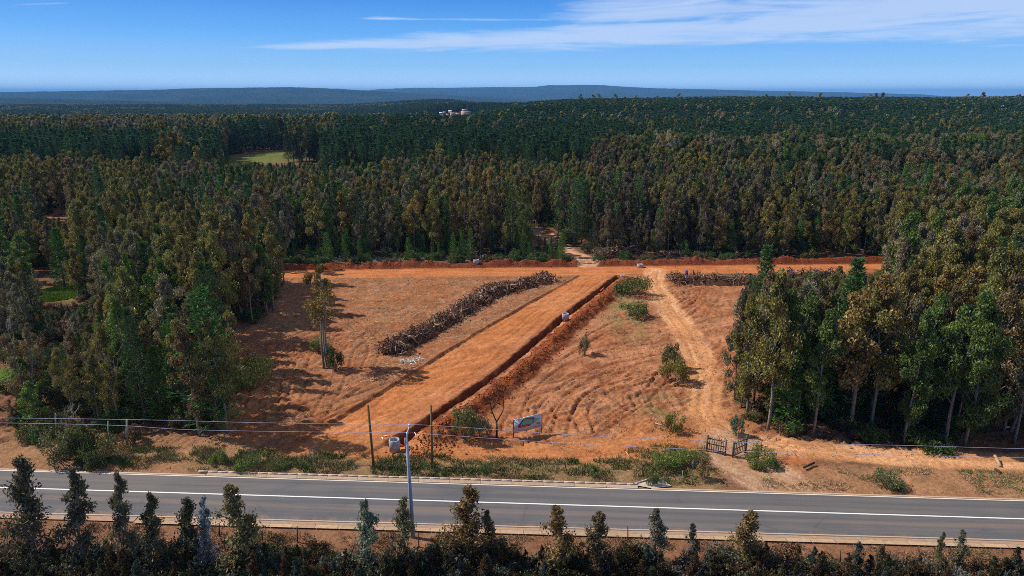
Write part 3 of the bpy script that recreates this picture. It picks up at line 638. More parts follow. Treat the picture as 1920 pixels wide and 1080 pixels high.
# parts of the photo that stay open ground: nothing in front may rise over them
KEEP = [(1006, 424, 1034, 442, 195), (84, 532, 158, 563, 117), (0, 684, 40, 745, 78), (432, 287, 598, 306, 372), (104, 440, 190, 534, 117), (1086, 464, 1112, 487, 153), (1052, 450, 1086, 474, 164), (1030, 438, 1056, 456, 178), (560, 497, 1090, 530, 134), (1090, 490, 1380, 620, 98), (1395, 494, 1480, 512, 134), (1515, 494, 1545, 510, 134), (1590, 496, 1640, 512, 134),
        (822, 206, 885, 217, 1180), (560, 486, 1640, 497, 143), (95, 590, 120, 640, 95), (445, 600, 560, 790, 70), (90, 385, 130, 408, 205)]
def blocks(x, y, z, h, w):
    p = to_px(x, y, z); q = to_px(x, y, z+h*.97); ww = w*.85*FPX/p[2]
    for x0, y0, x1, y1, dm in KEEP:
        if y < dm and q[1] < y1 and p[1] > y0+2 and p[0]+ww > x0 and p[0]-ww < x1: return True
    return False
CAND = []     # dict(kind, x, y, z, h, var, tint)
occ = {}
def free(x, y, d):
    k = (int(x//4), int(y//4))
    for i in (-1, 0, 1):
        for j in (-1, 0, 1):
            for (a, b_) in occ.get((k[0]+i, k[1]+j), ()):
                if (a-x)**2+(b_-y)**2 < d*d: return False
    occ.setdefault(k, []).append((x, y)); return True
def put(sp, x, y, h, var, tint, fixed=None, z=None, wide=1.0):
    z = zat(x, y) if z is None else z
    CAND.append(dict(sp=sp, x=x, y=y, z=z-.05, h=h, var=var, tint=tint, fixed=fixed, rz=rng.random()*6.28, wide=wide))
def fix(sp, px, pb, pt, var, tint, label, wide=1.0, Y=None):
    x, y = ground_pt(px, pb) if Y is None else (x_at(px, pt, Y), Y)
    tint = tuple(min(.6, float(k)*(1.0 if tint in (OL, BR, GY) else 1.45)) for k in tint)
    z = zat(x, y); free(x, y, 0); put(sp, x, y, max(.4, height_at(pt, y)-z), var, tuple(min(.6, k*(1.35 if sp == Y_ else 1)) for k in tint), label, z, wide*(.82 if sp == S_ else 1))
E_, P_, Y_, S_ = 'eucalyptus_tree', 'pine_tree', 'eucalyptus_sapling', 'shrub'
# trees and bushes one can point at
fix(E_, 614, 690, 503, 5, (.13, .105, .028), 'lone slender eucalyptus standing in the cleared field beside the long root pile', 1.25)
fix(P_, 408, 808, 540, 2, (.045, .12, .028), 'big broad dark green pine at the field corner by the road', 1.45)
fix(E_, 422, 776, 590, 2, OL, 'olive eucalyptus squeezed between the big broad pine and the cleared field', 1.2)
fix(E_, 428, 813, 600, 4, OL, 'olive eucalyptus in front of the big broad pine, closest to the road', .9)
fix(E_, 376, 815, 610, 1, BR, 'brown eucalyptus before the wood corner beside the big broad pine', 1.1)
fix(E_, 350, 788, 600, 0, OL, 'olive eucalyptus west of the big broad pine, on the road side', 1.2)
fix(P_, 345, 770, 590, 0, (.045, .11, .025), 'mid green pine hard against the big broad pine at the wood corner', 1.3)
fix(P_, 122, 540, 428, 1, (.045, .125, .02), 'bright green conifer standing over the small lime green pasture', 1.5)
fix(P_, 172, 560, 440, 1, (.03, .08, .025), 'dark narrow conifer beside the bright one over the lime green pasture', 1.1)
fix(P_, 1418, 700, 462, 1, (.045, .105, .035), 'tall slim green pine rising over the edge of the wood by the side track', 1.15)
fix(P_, 1472, 802, 640, 0, (.06, .16, .02), 'bright green bushy pine at the wood edge behind the picket gate', 1.3)
fix(P_, 1568, 760, 486, 1, (.05, .11, .035), 'tall dark green pine with its tip against the far cross road', 1.2)
fix(P_, 1762, 560, 400, 1, (.04, .10, .02), 'green cypress-shaped conifer, western one of two in the eastern wood', .95)
fix(P_, 1828, 560, 388, 1, (.03, .085, .035), 'blue green cypress-shaped conifer, eastern one of two in the eastern wood', 1.0)
for px, pb, pt, lab in ((14, 540, 432, 'lime green round tree at the western border of the view'), (48, 530, 440, 'lime green tree beside the roundest one near the western border'), (60, 760, 640, 'bright green bushy tree between the green yard and the big brown tree'), (215, 770, 700, 'yellow brown small tree at the road side of the western wood'), (70, 800, 715, 'bright green young tree by the road at the western border')):
    fix(E_, px, pb, pt, 3, (.10, .17, .035) if 'green' in lab else (.17, .12, .03), lab, 1.7)
fix(E_, 1400, 775, 560, 0, OL, 'olive eucalyptus at the outer corner of the wood over the track bend')
fix(E_, 1376, 745, 545, 3, GY, 'thin eucalyptus nearest the side track at the wood edge', .9)
fix(E_, 1440, 800, 520, 4, OL, 'eucalyptus with a bare pale trunk just behind the gate side lane')
fix(E_, 1590, 800, 520, 4, (.16, .125, .045), 'tall yellowish eucalyptus with pale leaning trunks at the dark wood front', 1.35)
fix(E_, 1635, 805, 545, 4, OL, 'eucalyptus with a white trunk next to the yellowish one at the wood front', 1.2)
fix(E_, 1750, 720, 500, 2, (.17, .125, .04), 'golden olive eucalyptus crown above the black shade of the eastern wood', 1.5)
fix(E_, 600, 480, 330, 3, OL, 'bushy eucalyptus at the far wood edge over the west end of the bank', 1.2)
fix(E_, 1490, 470, 232, 1, (.17, .15, .09), 'tallest pale crowned eucalyptus standing over the far pine belt', 1.0, 262)
for px, t, c in ((1180, 262, GY), (1242, 255, BR), (1262, 246, GY), (1340, 245, GY), (1395, 262, OL), (1460, 250, GY), (1520, 262, BR), (1310, 285, GY), (1215, 280, GY), (1430, 275, BR)):
    fix(E_, px, 400, t, rng.integers(0, 5), tuple(k*1.2 for k in c), None, 1.0, 240+rng.random()*25)
for px, t in ((285, 262), (305, 248), (325, 244), (345, 252), (370, 262), (300, 275), (340, 280), (270, 285), (320, 300), (360, 300), (290, 320), (345, 330), (385, 300)):
    fix(E_, px, 420, t, rng.integers(0, 5), (.135, .12, .035), None, 1.25, 222+(t < 290)*18+rng.random()*14)
fix(E_, 680, 400, 308, 2, (.13, .17, .035), 'bright yellow green rounded tree standing out of the far brown wood', 1.7, 215)
fix(E_, 828, 400, 262, 3, (.12, .15, .04), 'tall light green tree rising in front of the dark pine belt', 1.4, 250)
fix(E_, 592, 400, 318, 2, (.06, .10, .03), 'dark green rounded tree on the near side of the distant pasture', 1.6, 230)
# bushes
fix(S_, 470, 716, 668, 1, (.12, .15, .03), 'round yellow green bush alone on the west side of the cleared field', 1.1)
fix(S_, 627, 692, 640, 2, (.05, .06, .025), 'dark scrubby bush at the foot of the lone eucalyptus', 1.0)
fix(S_, 600, 658, 628, 0, (.11, .14, .04), 'small green bush behind the lone eucalyptus in the field', 1.0)
fix(S_, 1186, 552, 517, 1, (.065, .085, .025), 'dark green bush by the junction where the side track leaves the cross road', 1.2)
fix(S_, 1188, 592, 562, 0, (.09, .115, .03), 'low spreading green bush between spoil bank and side track', 1.6)
fix(S_, 1262, 690, 636, 2, (.10, .10, .04), 'tall grey green bush beside the sandy side track', 1.0)
fix(S_, 1262, 714, 668, 0, (.14, .13, .03), 'yellowish bush in front of the tall one beside the side track', .95)
fix(S_, 1264, 806, 770, 0, (.11, .12, .03), 'green bush at the foot of the slope west of the picket gate', .9)
fix(S_, 868, 826, 748, 2, (.13, .14, .055), 'grey green airy bush on the spoil bank beside the bare tree', .85)
fix(S_, 900, 822, 778, 0, (.12, .12, .06), 'pale scrub between the airy bush and the bare tree', .9)
fix(S_, 1095, 664, 622, 2, (.15, .14, .08), 'thin dry shrub alone in the rutted slope', .7)
fix(S_, 1424, 868, 838, 1, (.10, .13, .03), 'leafy weeds growing against the fence line east of the gate', 1.1)
fix(S_, 1446, 876, 858, 0, (.06, .13, .035), 'small bright green plant beyond the end of the gate weeds', 1.2)
fix(S_, 1664, 912, 884, 1, (.095, .12, .05), 'green clump alone on the bare verge of the highway', 1.15)
fix(S_, 1382, 815, 775, 2, (.08, .12, .07), 'blue green bush under the outermost trees at the track bend', .9)
fix(S_, 150, 862, 782, 2, (.07, .09, .03), 'large straggly bush on the verge at the west end of the highway', .8)
fix(S_, 185, 866, 812, 1, (.055, .075, .025), 'dark dense bush leaning on the large straggly one', .8)
fix(S_, 118, 862, 800, 0, (.09, .10, .045), 'pale green bush west of the large straggly one', 1.1)
fix(S_, 410, 873, 846, 0, (.085, .12, .03), 'bright bush on the verge beside the leaning fence post', 1.1)
fix(S_, 465, 878, 855, 1, (.07, .11, .03), 'wide low bush on the verge, between two leaning fence posts', 1.3)
fix(S_, 522, 880, 862, 1, (.075, .105, .03), 'low bush on the verge just west of the grey fence stake', 1.2)
fix(S_, 920, 886, 864, 1, (.06, .09, .03), 'dark rounded bush on the verge below the advertising board', 1.1)
fix(S_, 1115, 890, 870, 0, (.10, .13, .045), 'green bush on the verge near the end of the kerb', 1.3)
fix(S_, 1222, 905, 880, 0, (.08, .11, .035), 'low bush beside the rusty patch at the end of the kerb', .9)
fix(S_, 1250, 880, 846, 1, (.10, .15, .035), 'wide fresh green bush inside the fence corner west of the gate', 1.1)
fix(S_, 1290, 870, 838, 1, (.11, .15, .04), 'fresh green bush around the grey fence corner posts', 1.0)
fix(S_, 1318, 900, 862, 2, (.17, .14, .05), 'dry yellow bush at the corner of the gate drive', .9)
for px, t, v, c, lab, wd in ((15, 868, 0, (.055, .055, .035), 'sapling at the far west end of the roadside row, crown over the asphalt', 1.1), (125, 888, 1, (.05, .052, .032), 'full pointed sapling, second from the west in the roadside row', 1.0),
    (226, 892, 1, (.07, .07, .045), 'tall narrow pointed sapling west of two short dark ones', .9), (290, 928, 1, (.055, .055, .03), 'narrow sapling with a yellowish tip beside the tall pointed one', 1.1),
    (335, 938, 0, (.04, .045, .025), 'short dark sapling beside the blue leaved one', 1.2), (368, 938, 2, (.10, .13, .16), 'small sapling with blue grey young leaves', .7),
    (442, 900, 2, (.09, .085, .035), 'leggy sapling with a bare lower stem, its top over the white line', 1.15), (670, 938, 1, (.08, .11, .08), 'blue green sapling between the fence stake and the power pole', 1.2),
    (742, 932, 2, (.09, .095, .05), 'loose sapling just west of the power pole', .95), (862, 920, 0, (.085, .062, .025), 'broad brown topped sapling east of the power pole', 1.5),
    (912, 952, 1, (.07, .055, .03), 'narrow sapling close to the broad brown topped one', 1.0), (1055, 942, 2, (.11, .08, .03), 'sapling with a drooping ochre tip before the long bare gap', 1.2),
    (1125, 955, 0, (.075, .062, .03), 'dark brown sapling with a forked top', 1.3), (1225, 948, 1, (.08, .085, .06), 'grey green cone shaped sapling', 1.3),
    (1303, 978, 2, (.05, .06, .05), 'small blue black sapling beside the big round one', .9), (1405, 952, 0, (.105, .08, .035), 'big round brown sapling below the gate drive', 1.6),
    (1660, 1022, 0, (.075, .06, .03), 'low brown sapling on the open verge east of the white flowers', 1.3), (1775, 1000, 1, (.055, .07, .03), 'thin green sapling near the east end of the roadside row', .9), (1812, 992, 2, (.08, .09, .06), 'grey sapling at the east end of the roadside row', 1.0)):
    fix(Y_, px, 1066, t, v, c, lab, wd*1.3, 45.2+rng.random()*1.2)

def species(x, y):
    a = x/y; n = fbm(x/26, y/26, 101, 3); n2 = fbm(x/90, y/90, 102, 2)
    belt = 268+40*(n2-.5)+55*max(0, a-.35)-30*(a < -.2)
    if y > belt+30*(n-.5):
        return 'P' if rng.random() < (.95 if a > -.25 else .72) else 'E'
    return 'P' if rng.random() < (.12 if n < .62 else .5) else 'E'
def tint_for(sp, x, y):
    n = fbm(x/18, y/18, 103, 3)+.20*(rng.random()-.5); a = x/y
    if sp == 'P': return jit(PD if (y > 230 or rng.random() < .35) else (PL if rng.random() < .5 else PB), .28)
    if y > 290: return jit(OL if n > .45 else GY, .2)
    if a < -.45 and y < 260: return jit(OL if n > .5 else GN if n > .46 and rng.random() < .6 else BR if n > .40 else GY)
    if a > .38: return jit(OL if n > .56 else (BR if n > .48 else GY if n > .36 else GN))
    return jit((BR if a < .08 else (.135, .125, .075)) if n > .6 else OL if n > .45 else GN if rng.random() < .4 else (YL if rng.random() < .3 else GY))
def grow(x, y, sp):
    a = x/y
    if a < -.55 and y < 120 and rng.random() < .1: return
    if y < 62: return
    # open parts of the site
    if y < 136 and lw(y) < x < rw(y): return
    if y < 67.5+.02*max(0, -x) and x < 0: return
    if x > 0 and y < 66.5-.085*(x-30): return
    if abs(y-yX(x)) < 5.0 and -62 < x < 92: return
    if -52 < x < 84 and 143 < y < 151+2.5*fbm(x/5, 0*x, 105, 2): return
    if y > 140 and y < 220 and dline(np.array([x+1.2]), np.array([y]), PATH)[0][0] < 4.2: return
    for (cx, cy, rx, ry, _) in FIELDS:
        if ((x-cx)/rx)**2+((y-cy)/ry)**2 < 1: return
    z = zat(x, y)
    for F_ in FIELDS[:2]:
        if F_[0]-F_[2]-17 < x < F_[0]+F_[2] and abs(y-F_[1]-2) < F_[3]+4: return
    if sp == 'E': h = 11.5+4*fbm(x/15, y/15, 106, 2)+2.5*rng.random()-1.2*(150 < y < 250)
    else: h = (17+4.5*rng.random()) if y > 230 else (9+7*rng.random())
    if a > .12 and sp == 'E' and 200 < y < 330: h += 5.5*sst(200, 260, y)
    if x < -60 and y < 200 and sp == 'E': h *= .9
    if x < -.62*y and y < 125: h *= .7
    if x < -.5*y and y < 100: h *= .85
    if y < 230: h *= .82+.34*rng.random()
    if y > 330 and sp == 'E': h = 19+4*rng.random()
    if 150 < y < 164 and rng.random() < .5: h *= .45+.3*rng.random()
    if y > 600: h = 20+3*rng.random()+3*fbm(x/60, y/60, 107, 2)
    w = h*.17
    for _ in range(4):
        if not blocks(x, y, z, h, w): break
        h *= .62
    else: return
    if h < 2.2: return
    nv = (5 if sp == 'E' else 3) if y < 430 else 2
    put(E_ if sp == 'E' else P_, x, y, h, int(rng.integers(0, nv)), tint_for(sp, x, y), z=z, wide=.9+.35*rng.random())
def sow(y0, y1, step, amax=.86):
    y = y0
    while y < y1:
        st = step*(1+.0*y); x = -amax*y
        while x < amax*y:
            px_, py_ = x+(rng.random()-.5)*st*.95, y+(rng.random()-.5)*st*.95
            if free(px_, py_, st*.42): grow(px_, py_, species(px_, py_))
            x += st
        y += st
sow(62, 150, 3.1, 1.2); sow(150, 262, 2.9, .92); sow(262, 430, 3.5); sow(430, 900, 5.0)
def sow_far(y0, y1, step, amin, amax):
    y = y0
    while y < y1:
        xs = np.arange(amin*y, amax*y, step); n = len(xs); xx = xs+(rng.random(n)-.5)*step; yy = y+(rng.random(n)-.5)*step
        zf = far_z(xx, yy); hh = 19+5*rng.random(n); rz = rng.random(n)*6.28; cv = .75+.5*rng.random(n); keep = ~((np.abs(xx+103) < 42) & (np.abs(yy-1330) < 75))
        keep &= ~((np.abs(xx+106) < 48) & (yy < 1330) & (yy > 1150)) | (rng.random(n) < 0)
        tall = (rng.random(n) < .005) & (xx > -.03*yy) & (yy < 1200); hh = np.where(tall, hh+2+5*rng.random(n), hh)
        for i in np.nonzero(keep)[0]:
            FAR.append((xx[i], yy[i], zf[i], hh[i], int(rz[i]*7) % 2, rz[i], cv[i], bool(tall[i])))
        y += step
FAR = []
sow_far(900, 1500, 7.0, -.86, .84); sow_far(1500, 2700, 12.0, -.9, .15)

# how much of each near tree shows: front to back cover test on a coarse grid
BW, BH = 960, 540
cover = np.zeros((BH, BW), bool)
near = sorted([t for t in CAND if t['y'] < 430], key=lambda t: t['y'])
for t in near:
    p = to_px(t['x'], t['y'], t['z']+t['h']*(.25 if t['sp'] != S_ else 0)); q = to_px(t['x'], t['y'], t['z']+t['h'])
    w = {E_: 1.9/14, P_: 2.2/16, Y_: 1.2/7, S_: .8}[t['sp']]*t['h']*t['wide']*FPX/p[2]/2; cx = p[0]/2
    y0, y1 = q[1]/2, p[1]/2; x0, x1 = max(0, int(cx-w)), min(BW, int(cx+w)+1); a0, a1 = max(0, int(y0)), min(BH, int(y1)+1)
    t['vis'] = 0
    if x1 > x0 and a1 > a0:
        gxx, gyy = np.meshgrid(np.arange(x0, x1), np.arange(a0, a1))
        e = ((gxx-cx)/max(w, 1))**2+((gyy-(y0+y1)/2)/max((y1-y0)/2, 1))**2 < 1
        sub = cover[a0:a1, x0:x1]; t['vis'] = int((e & ~sub).sum()); sub |= e
singles = {}
for sp, n in ((E_, 295), (P_, 230)):
    L = [t for t in near if t['sp'] == sp and t['vis'] > 12]; L.sort(key=lambda t: (-(t['fixed'] is not None), -t['vis']))
    singles[sp] = L[:n]
    for t in L[:n]: t['one'] = True
for t in near:
    if t['sp'] in (Y_, S_): t['one'] = True

# labels that single out: look, region, depth band, then order along the band counted from the west
def look(t):
    r, g_, b_ = t['tint']
    if t['sp'] == E_: c = 'brown' if r > g_*1.13 and r < .22 else 'yellowish' if r > .215 and b_ < r*.35 else 'grey' if b_ > r*.5 else 'green' if g_ > r*1.25 else 'olive'
    else: c = 'bright green' if g_ > r*2.3 and g_ > .085 else 'dark green' if g_ < .075 else 'mid green'
    s = 'short' if t['h'] < 8 else 'tall' if t['h'] > 15.5 else ''
    return (s+' '+c).strip()
def region(t):
    x, y = t['x'], t['y']
    if y < 138 and x < 0:
        return ('the western wood', 'road side' if y < 84 else 'field side' if x > lw(y)-12 else 'middle' if y < 112 else 'far side')
    if y < 138: return ('the eastern wood', 'road side' if y < 76 else 'track side' if x < rw(y)+9 else 'middle' if y < 100 else 'far side')
    nm = 'west of the path' if x < 10 else 'east of the path'
    if x < -58: nm = 'of the far western wood'
    if x > 85: nm = 'of the far eastern wood'
    return (nm, 'front row' if y < 160 else 'second rank' if y < 178 else 'middle rank' if y < 205 else 'back rank' if y < 262 else 'pine belt')
ORD = ['first', 'second', 'third', 'fourth', 'fifth', 'sixth', 'seventh', 'eighth', 'ninth', 'tenth', 'eleventh', 'twelfth', 'thirteenth', 'fourteenth', 'fifteenth', 'sixteenth', 'seventeenth', 'eighteenth', 'nineteenth', 'twentieth']
def nth(i): return ORD[i] if i < 20 else f'{i+1}th' if (i+1) % 10 not in (1, 2, 3) or (i+1) in (11, 12, 13) else f'{i+1}' + {1: 'st', 2: 'nd', 3: 'rd'}[(i+1) % 10]
bins = {}
for sp in (E_, P_):
    for t in singles[sp]:
        if t['fixed'] is None: bins.setdefault((sp, look(t), *region(t)), []).append(t)
for (sp, lk, rg, bd), L in bins.items():
    L.sort(key=lambda t: t['x']/t['y'])
    for i, t in enumerate(L):
        w = {'front row': 'in the front row' if 'far' not in rg else 'in front row', 'second rank': 'behind front row', 'middle rank': 'in the middle', 'back rank': 'at the back', 'pine belt': 'in pine belt',
             'road side': 'on the road side of', 'field side': 'on the field side of', 'track side': 'on the track side of', 'middle': 'in the middle of', 'far side': 'on the far side of'}[bd]
        k = 'eucalyptus' if sp == E_ else 'pine'
        t['fixed'] = f'{lk} {k}, ' + (f'{nth(i)} from the left ' if len(L) > 1 else 'only such one ') + f'{w} {rg}'
def short(s): return ' '.join(s.split())
protos = {E_: EUC, P_: PIN, Y_: YOUNG, S_: SHR}; GROUPS = {E_: 'eucalyptus trees of the woods', P_: 'pines of the woods', Y_: 'saplings along the near side of the highway', S_: 'bushes'}
def plant(t):
    K = protos[t['sp']][t['var'] % len(protos[t['sp']])]; s = t['h']/K.h; w = s*t['wide']
    if t['sp'] == S_: w = t['wide']*max(s, .35)
    if t['sp'] == S_: w = .5*w+.3*s*t['wide']
    o = thing(t['sp'], short(t['fixed']), 'bush' if t['sp'] == S_ else 'tree', (t['x'], t['y'], t['z']), t['rz'], GROUPS[t['sp']], (w, w, s))
    a = link('trunk' if t['sp'] != S_ else 'stem', K.trunk, o); c = link('crown' if t['sp'] != S_ else 'foliage', K.crown, o)
    c['tint'] = [float(v) for v in t['tint']]
seen = set()
for t in near:
    if t.get('one'):
        plant(t)

# ---- the rest of the woods: nobody could count it
def instancer(name, kinds, rows, label):
    src = bpy.data.collections.new(name+' shapes')
    for i, K in enumerate(kinds): src.objects.link(bpy.data.objects.new(f'{name}_shape_{i:02d}', K.join))
    me = bpy.data.meshes.new(name); n = len(rows); me.vertices.add(n)
    me.vertices.foreach_set('co', np.array([r[0:3] for r in rows], np.float32).ravel())
    for nm, ty, arr in (('sz', 'FLOAT_VECTOR', [r[3] for r in rows]), ('rot', 'FLOAT_VECTOR', [(0, 0, r[4]) for r in rows]), ('tint', 'FLOAT_VECTOR', [r[6] for r in rows])):
        at = me.attributes.new(nm, ty, 'POINT'); at.data.foreach_set('vector', np.array(arr, np.float32).ravel())
    at = me.attributes.new('pick', 'INT', 'POINT'); at.data.foreach_set('value', np.array([r[5] for r in rows], np.int32))
    ob = link(name, me, kind='stuff', label=label)
    ng = bpy.data.node_groups.new(name, 'GeometryNodeTree')
    ng.interface.new_socket('Geometry', in_out='INPUT', socket_type='NodeSocketGeometry'); ng.interface.new_socket('Geometry', in_out='OUTPUT', socket_type='NodeSocketGeometry')
    N = ng.nodes; Lk = ng.links
    gi = N.new('NodeGroupInput'); go = N.new('NodeGroupOutput'); ci = N.new('GeometryNodeCollectionInfo'); ci.inputs[0].default_value = src; ci.inputs[1].default_value = True; ci.inputs[2].default_value = True
    ip = N.new('GeometryNodeInstanceOnPoints'); Lk.new(gi.outputs[0], ip.inputs['Points']); Lk.new(ci.outputs[0], ip.inputs['Instance']); ip.inputs['Pick Instance'].default_value = True
    for nm, ty, sk in (('sz', 'FLOAT_VECTOR', 'Scale'), ('pick', 'INT', 'Instance Index')):
        a = N.new('GeometryNodeInputNamedAttribute'); a.data_type = ty; a.inputs[0].default_value = nm; Lk.new(a.outputs[0], ip.inputs[sk])
    a = N.new('GeometryNodeInputNamedAttribute'); a.data_type = 'FLOAT_VECTOR'; a.inputs[0].default_value = 'rot'
    er = N.new('FunctionNodeEulerToRotation'); Lk.new(a.outputs[0], er.inputs[0]); Lk.new(er.outputs[0], ip.inputs['Rotation'])
    Lk.new(ip.outputs[0], go.inputs[0]); md = ob.modifiers.new('plants', 'NODES'); md.node_group = ng
    return ob
for sp, nm, near_k, far_k, h0, lab in ((E_, 'eucalyptus_woods', EUC, EFAR, 14, 'mass of brown and olive eucalyptus crowns behind the nearer trees'), (P_, 'pine_woods', PIN, PFAR, 16, 'dark green mass of plantation pines reaching to the ridge')):
    rows = []
    for t in CAND:
        if t['sp'] != sp or t.get('one'): continue
        far = t['y'] >= 430; s = t['h']/h0; w = s*t['wide']*(1.25 if far else 1)
        rows.append((t['x'], t['y'], t['z'], (w, w, s), t['rz'], t['var'] % 2+len(near_k) if far else t['var'] % len(near_k), t['tint']))
    for (x, y, z, h, v, rz, cv, tl) in FAR:
        isP = fbm(x/130, y/130, 110, 2) > .30 and not tl
        if isP == (sp == P_):
            w = h/h0*(1.7 if y < 1500 else 2.6); rows.append((x, y, z, (w, w, h/h0), rz, len(near_k)+v, tuple(k*cv for k in (PD if isP else OL))))
    instancer(nm, near_k+far_k, rows, lab)
# ---- undergrowth at the near side of the highway, saplings and brush in one dark mass
rows = []
UC = [tuple(k*1.25 for k in q) for q in [(.045, .045, .022), (.05, .04, .018), (.07, .045, .02), (.05, .07, .055), (.035, .045, .018), (.09, .10, .09), (.11, .095, .07)]]
for _ in range(4400):
    x = -66+138*rng.random(); y = 33+14.2*rng.random()
    lim = 48.1-.03*x-1.4*fbm(x/4, x*0, 111, 2)-1.5*sst(22, 34, x)
    if y > lim or vnoise(x/2.6, y/1.8, 115) < .2+.12*(y > 45.5): continue
    if rng.random() < .45:
        h = min(4.6, 1.6+2.6*rng.random()) * (.7 if y > 45 else 1); rows.append((x, y, zat(x, y), (h/7*1.35,)*2+(h/7,), rng.random()*6.28, 3+int(rng.integers(0, 3)), UC[rng.integers(0, 5)]))
    else:
        s = .7+.8*rng.random(); rows.append((x, y, zat(x, y), (s*.9, s*.9, s), rng.random()*6.28, int(rng.integers(0, 3)), UC[rng.integers(0, 7)] if rng.random() < .5 else UC[rng.integers(0, 5)]))
instancer('undergrowth', SHR+YOUNG, rows, 'dark tangle of young eucalyptus and brush below the highway')
# small regrowth at the foot of the far wood and inside the woods
rows = []
for _ in range(3400):
    y = 62+150*rng.random(); x = (rng.random()*2-1)*.8*y
    if y < 136 and lw(y)-1 < x < rw(y)+1: continue
    if y < 64+.02*abs(x) or abs(y-yX(x)) < 7.2 or (x > 0 and y < 66-.085*(x-30)): continue
    if y < 67 and rng.random() < .5: continue
    if dline(np.array([x]), np.array([y]), PATH)[0][0] < 2: continue
    s = .5+.9*rng.random(); z = zat(x, y)
    if any(((x-q[0])/q[2])**2+((y-q[1])/q[3])**2 < 1.15 for q in FIELDS[:3]): continue
    if blocks(x, y, z, 1.8*s, 1.5): continue
    n = rng.random(); c = (.05, .11, .025) if n < .4 else (.09, .10, .035) if n < .75 else (.12, .09, .05)
    rows.append((x, y, z, (s, s, s), rng.random()*6.28, int(rng.integers(0, 3)), c))
for _ in range(95):      # thick green regrowth along the front of the far wood
    x = -50+130*rng.random(); y = yX(x)+8.2+9*rng.random(); s = 1.0+1.3*rng.random()
    if dline(np.array([x]), np.array([y]), PATH)[0][0] < 3: continue
    if fbm(x/7, x*0, 113, 2) < .45: continue
    rows.append((x, y, zat(x, y), (s*.26,)*2+(s*.2,), rng.random()*6.28, 3+int(rng.integers(0, 3)), jit((.075, .19, .035))) if rng.random() < .6 else (x, y, zat(x, y), (s*.5, s*.5, s*.9), rng.random()*6.28, int(rng.integers(0, 3)), jit((.09, .16, .04))))
instancer('regrowth', SHR+PIN, rows, 'green and brown regrowth on the forest floor')

# ------------------------------------------------------------------ village in the gap of the far pines
def house(px, py, w, d, hw, wall, roof, label, Y=1330, rz=0.0, chim=False):
    x = x_at(px, py, Y); z = height_at(py, Y)-.2
    o = thing('house', label, 'house', (x, Y, z), rz, 'houses of the distant hamlet')
    mb = MB(); n = 5; V = [(-w/2, -d/2, 0), (w/2, -d/2, 0), (w/2, d/2, 0), (-w/2, d/2, 0), (-w/2, -d/2, hw), (w/2, -d/2, hw), (w/2, d/2, hw), (-w/2, d/2, hw), (-w/2, 0, hw+d*.28), (w/2, 0, hw+d*.28)]
    mb.add(V, [[0, 1, 5, 4], [2, 3, 7, 6], [1, 2, 6, 5], [3, 0, 4, 7]], wall); mb.F3.append(np.array([[5, 6, 9], [7, 4, 8]]))
    link('wall', mb.mesh('house_wall', [M_PAINT]), o)
    mb = MB(); e = .5; zt = hw+d*.28+.05; ze = hw-.12
    for sgn in (-1, 1):
        a, b_ = (-w/2-e, 0, zt), (w/2+e, 0, zt); c_, d_ = (w/2+e, sgn*(d/2+e), ze), (-w/2-e, sgn*(d/2+e), ze)
        V = [a, b_, c_, d_]+[(p[0], p[1], p[2]+.18) for p in (a, b_, c_, d_)]
        mb.add(V, [[0, 1, 2, 3], [4, 7, 6, 5], [3, 2, 6, 7], [0, 3, 7, 4], [1, 5, 6, 2]], roof)
    rf = link('roof', mb.mesh('house_roof', [M_PAINT]), o)
    mb = MB(); mb.box((0, -d/2-.05, 1.05), (1.1, .1, 2.1), 0, (.08, .05, .03)); link('door', mb.mesh('house_door', [M_PAINT]), o)
    for q in (-.3, .3):
        mb = MB(); mb.box((q*w, -d/2-.05, 1.6), (1.4, .1, 1.1), 0, (.04, .06, .08)); link('window', mb.mesh('house_window', [M_PAINT]), o)
    if chim: mb = MB(); mb.box((w*.2, d*.15, zt+.3), (.7, .7, 1.4), 0, (.3, .15, .1)); link('chimney', mb.mesh('house_chimney', [M_PAINT]), rf)
OR_, WH_, GR_ = (.34, .19, .11), (.36, .36, .38), (.45, .47, .5)
house(827.5, 214.5, 6, 5, 2.8, WH_, (.7, .7, .74), 'small white house at the western edge of the hamlet')
house(833.5, 214, 5, 5, 3.4, WH_, (.35, .2, .16), 'small white house with a brown roof next to the westernmost one')
house(829, 218, 8, 4, 1.8, WH_, WH_, 'long white shed in front of the two western houses', 1300)
house(844.5, 211.5, 6, 6, 3.0, (.6, .6, .62), (.75, .77, .8), 'pale roofed house at the back of the hamlet', 1360)
house(849.5, 216, 10, 7, 3.2, (.7, .5, .38), OR_, 'orange roofed house in the middle of the hamlet', 1320, .25)
house(839.5, 217, 4, 4, 2.4, WH_, WH_, 'tiny white hut between the shed and the orange roofed house', 1305)
house(858.5, 216, 8, 6, 2.8, (.72, .58, .48), (.42, .22, .15), 'house with a dull red roof east of the orange roofed one', 1320)
house(873.5, 215, 18, 8, 4.2, (.85, .55, .35), OR_, 'long ochre building, largest of the hamlet', 1330, 0, True)
house(871, 211, 9, 7, 4.5, (.6, .33, .24), (.5, .14, .10), 'red roofed house standing behind the long ochre building', 1365)
house(794.5, 221, 3, 4, 3.0, (.7, .58, .38), (.5, .42, .3), 'lone yellowish hut among trees, farthest west of the hamlet', 1240)
house(816.5, 220, 4, 4, 2.6, (.75, .62, .45), (.5, .4, .3), 'lone tan hut just west of the white houses', 1250)

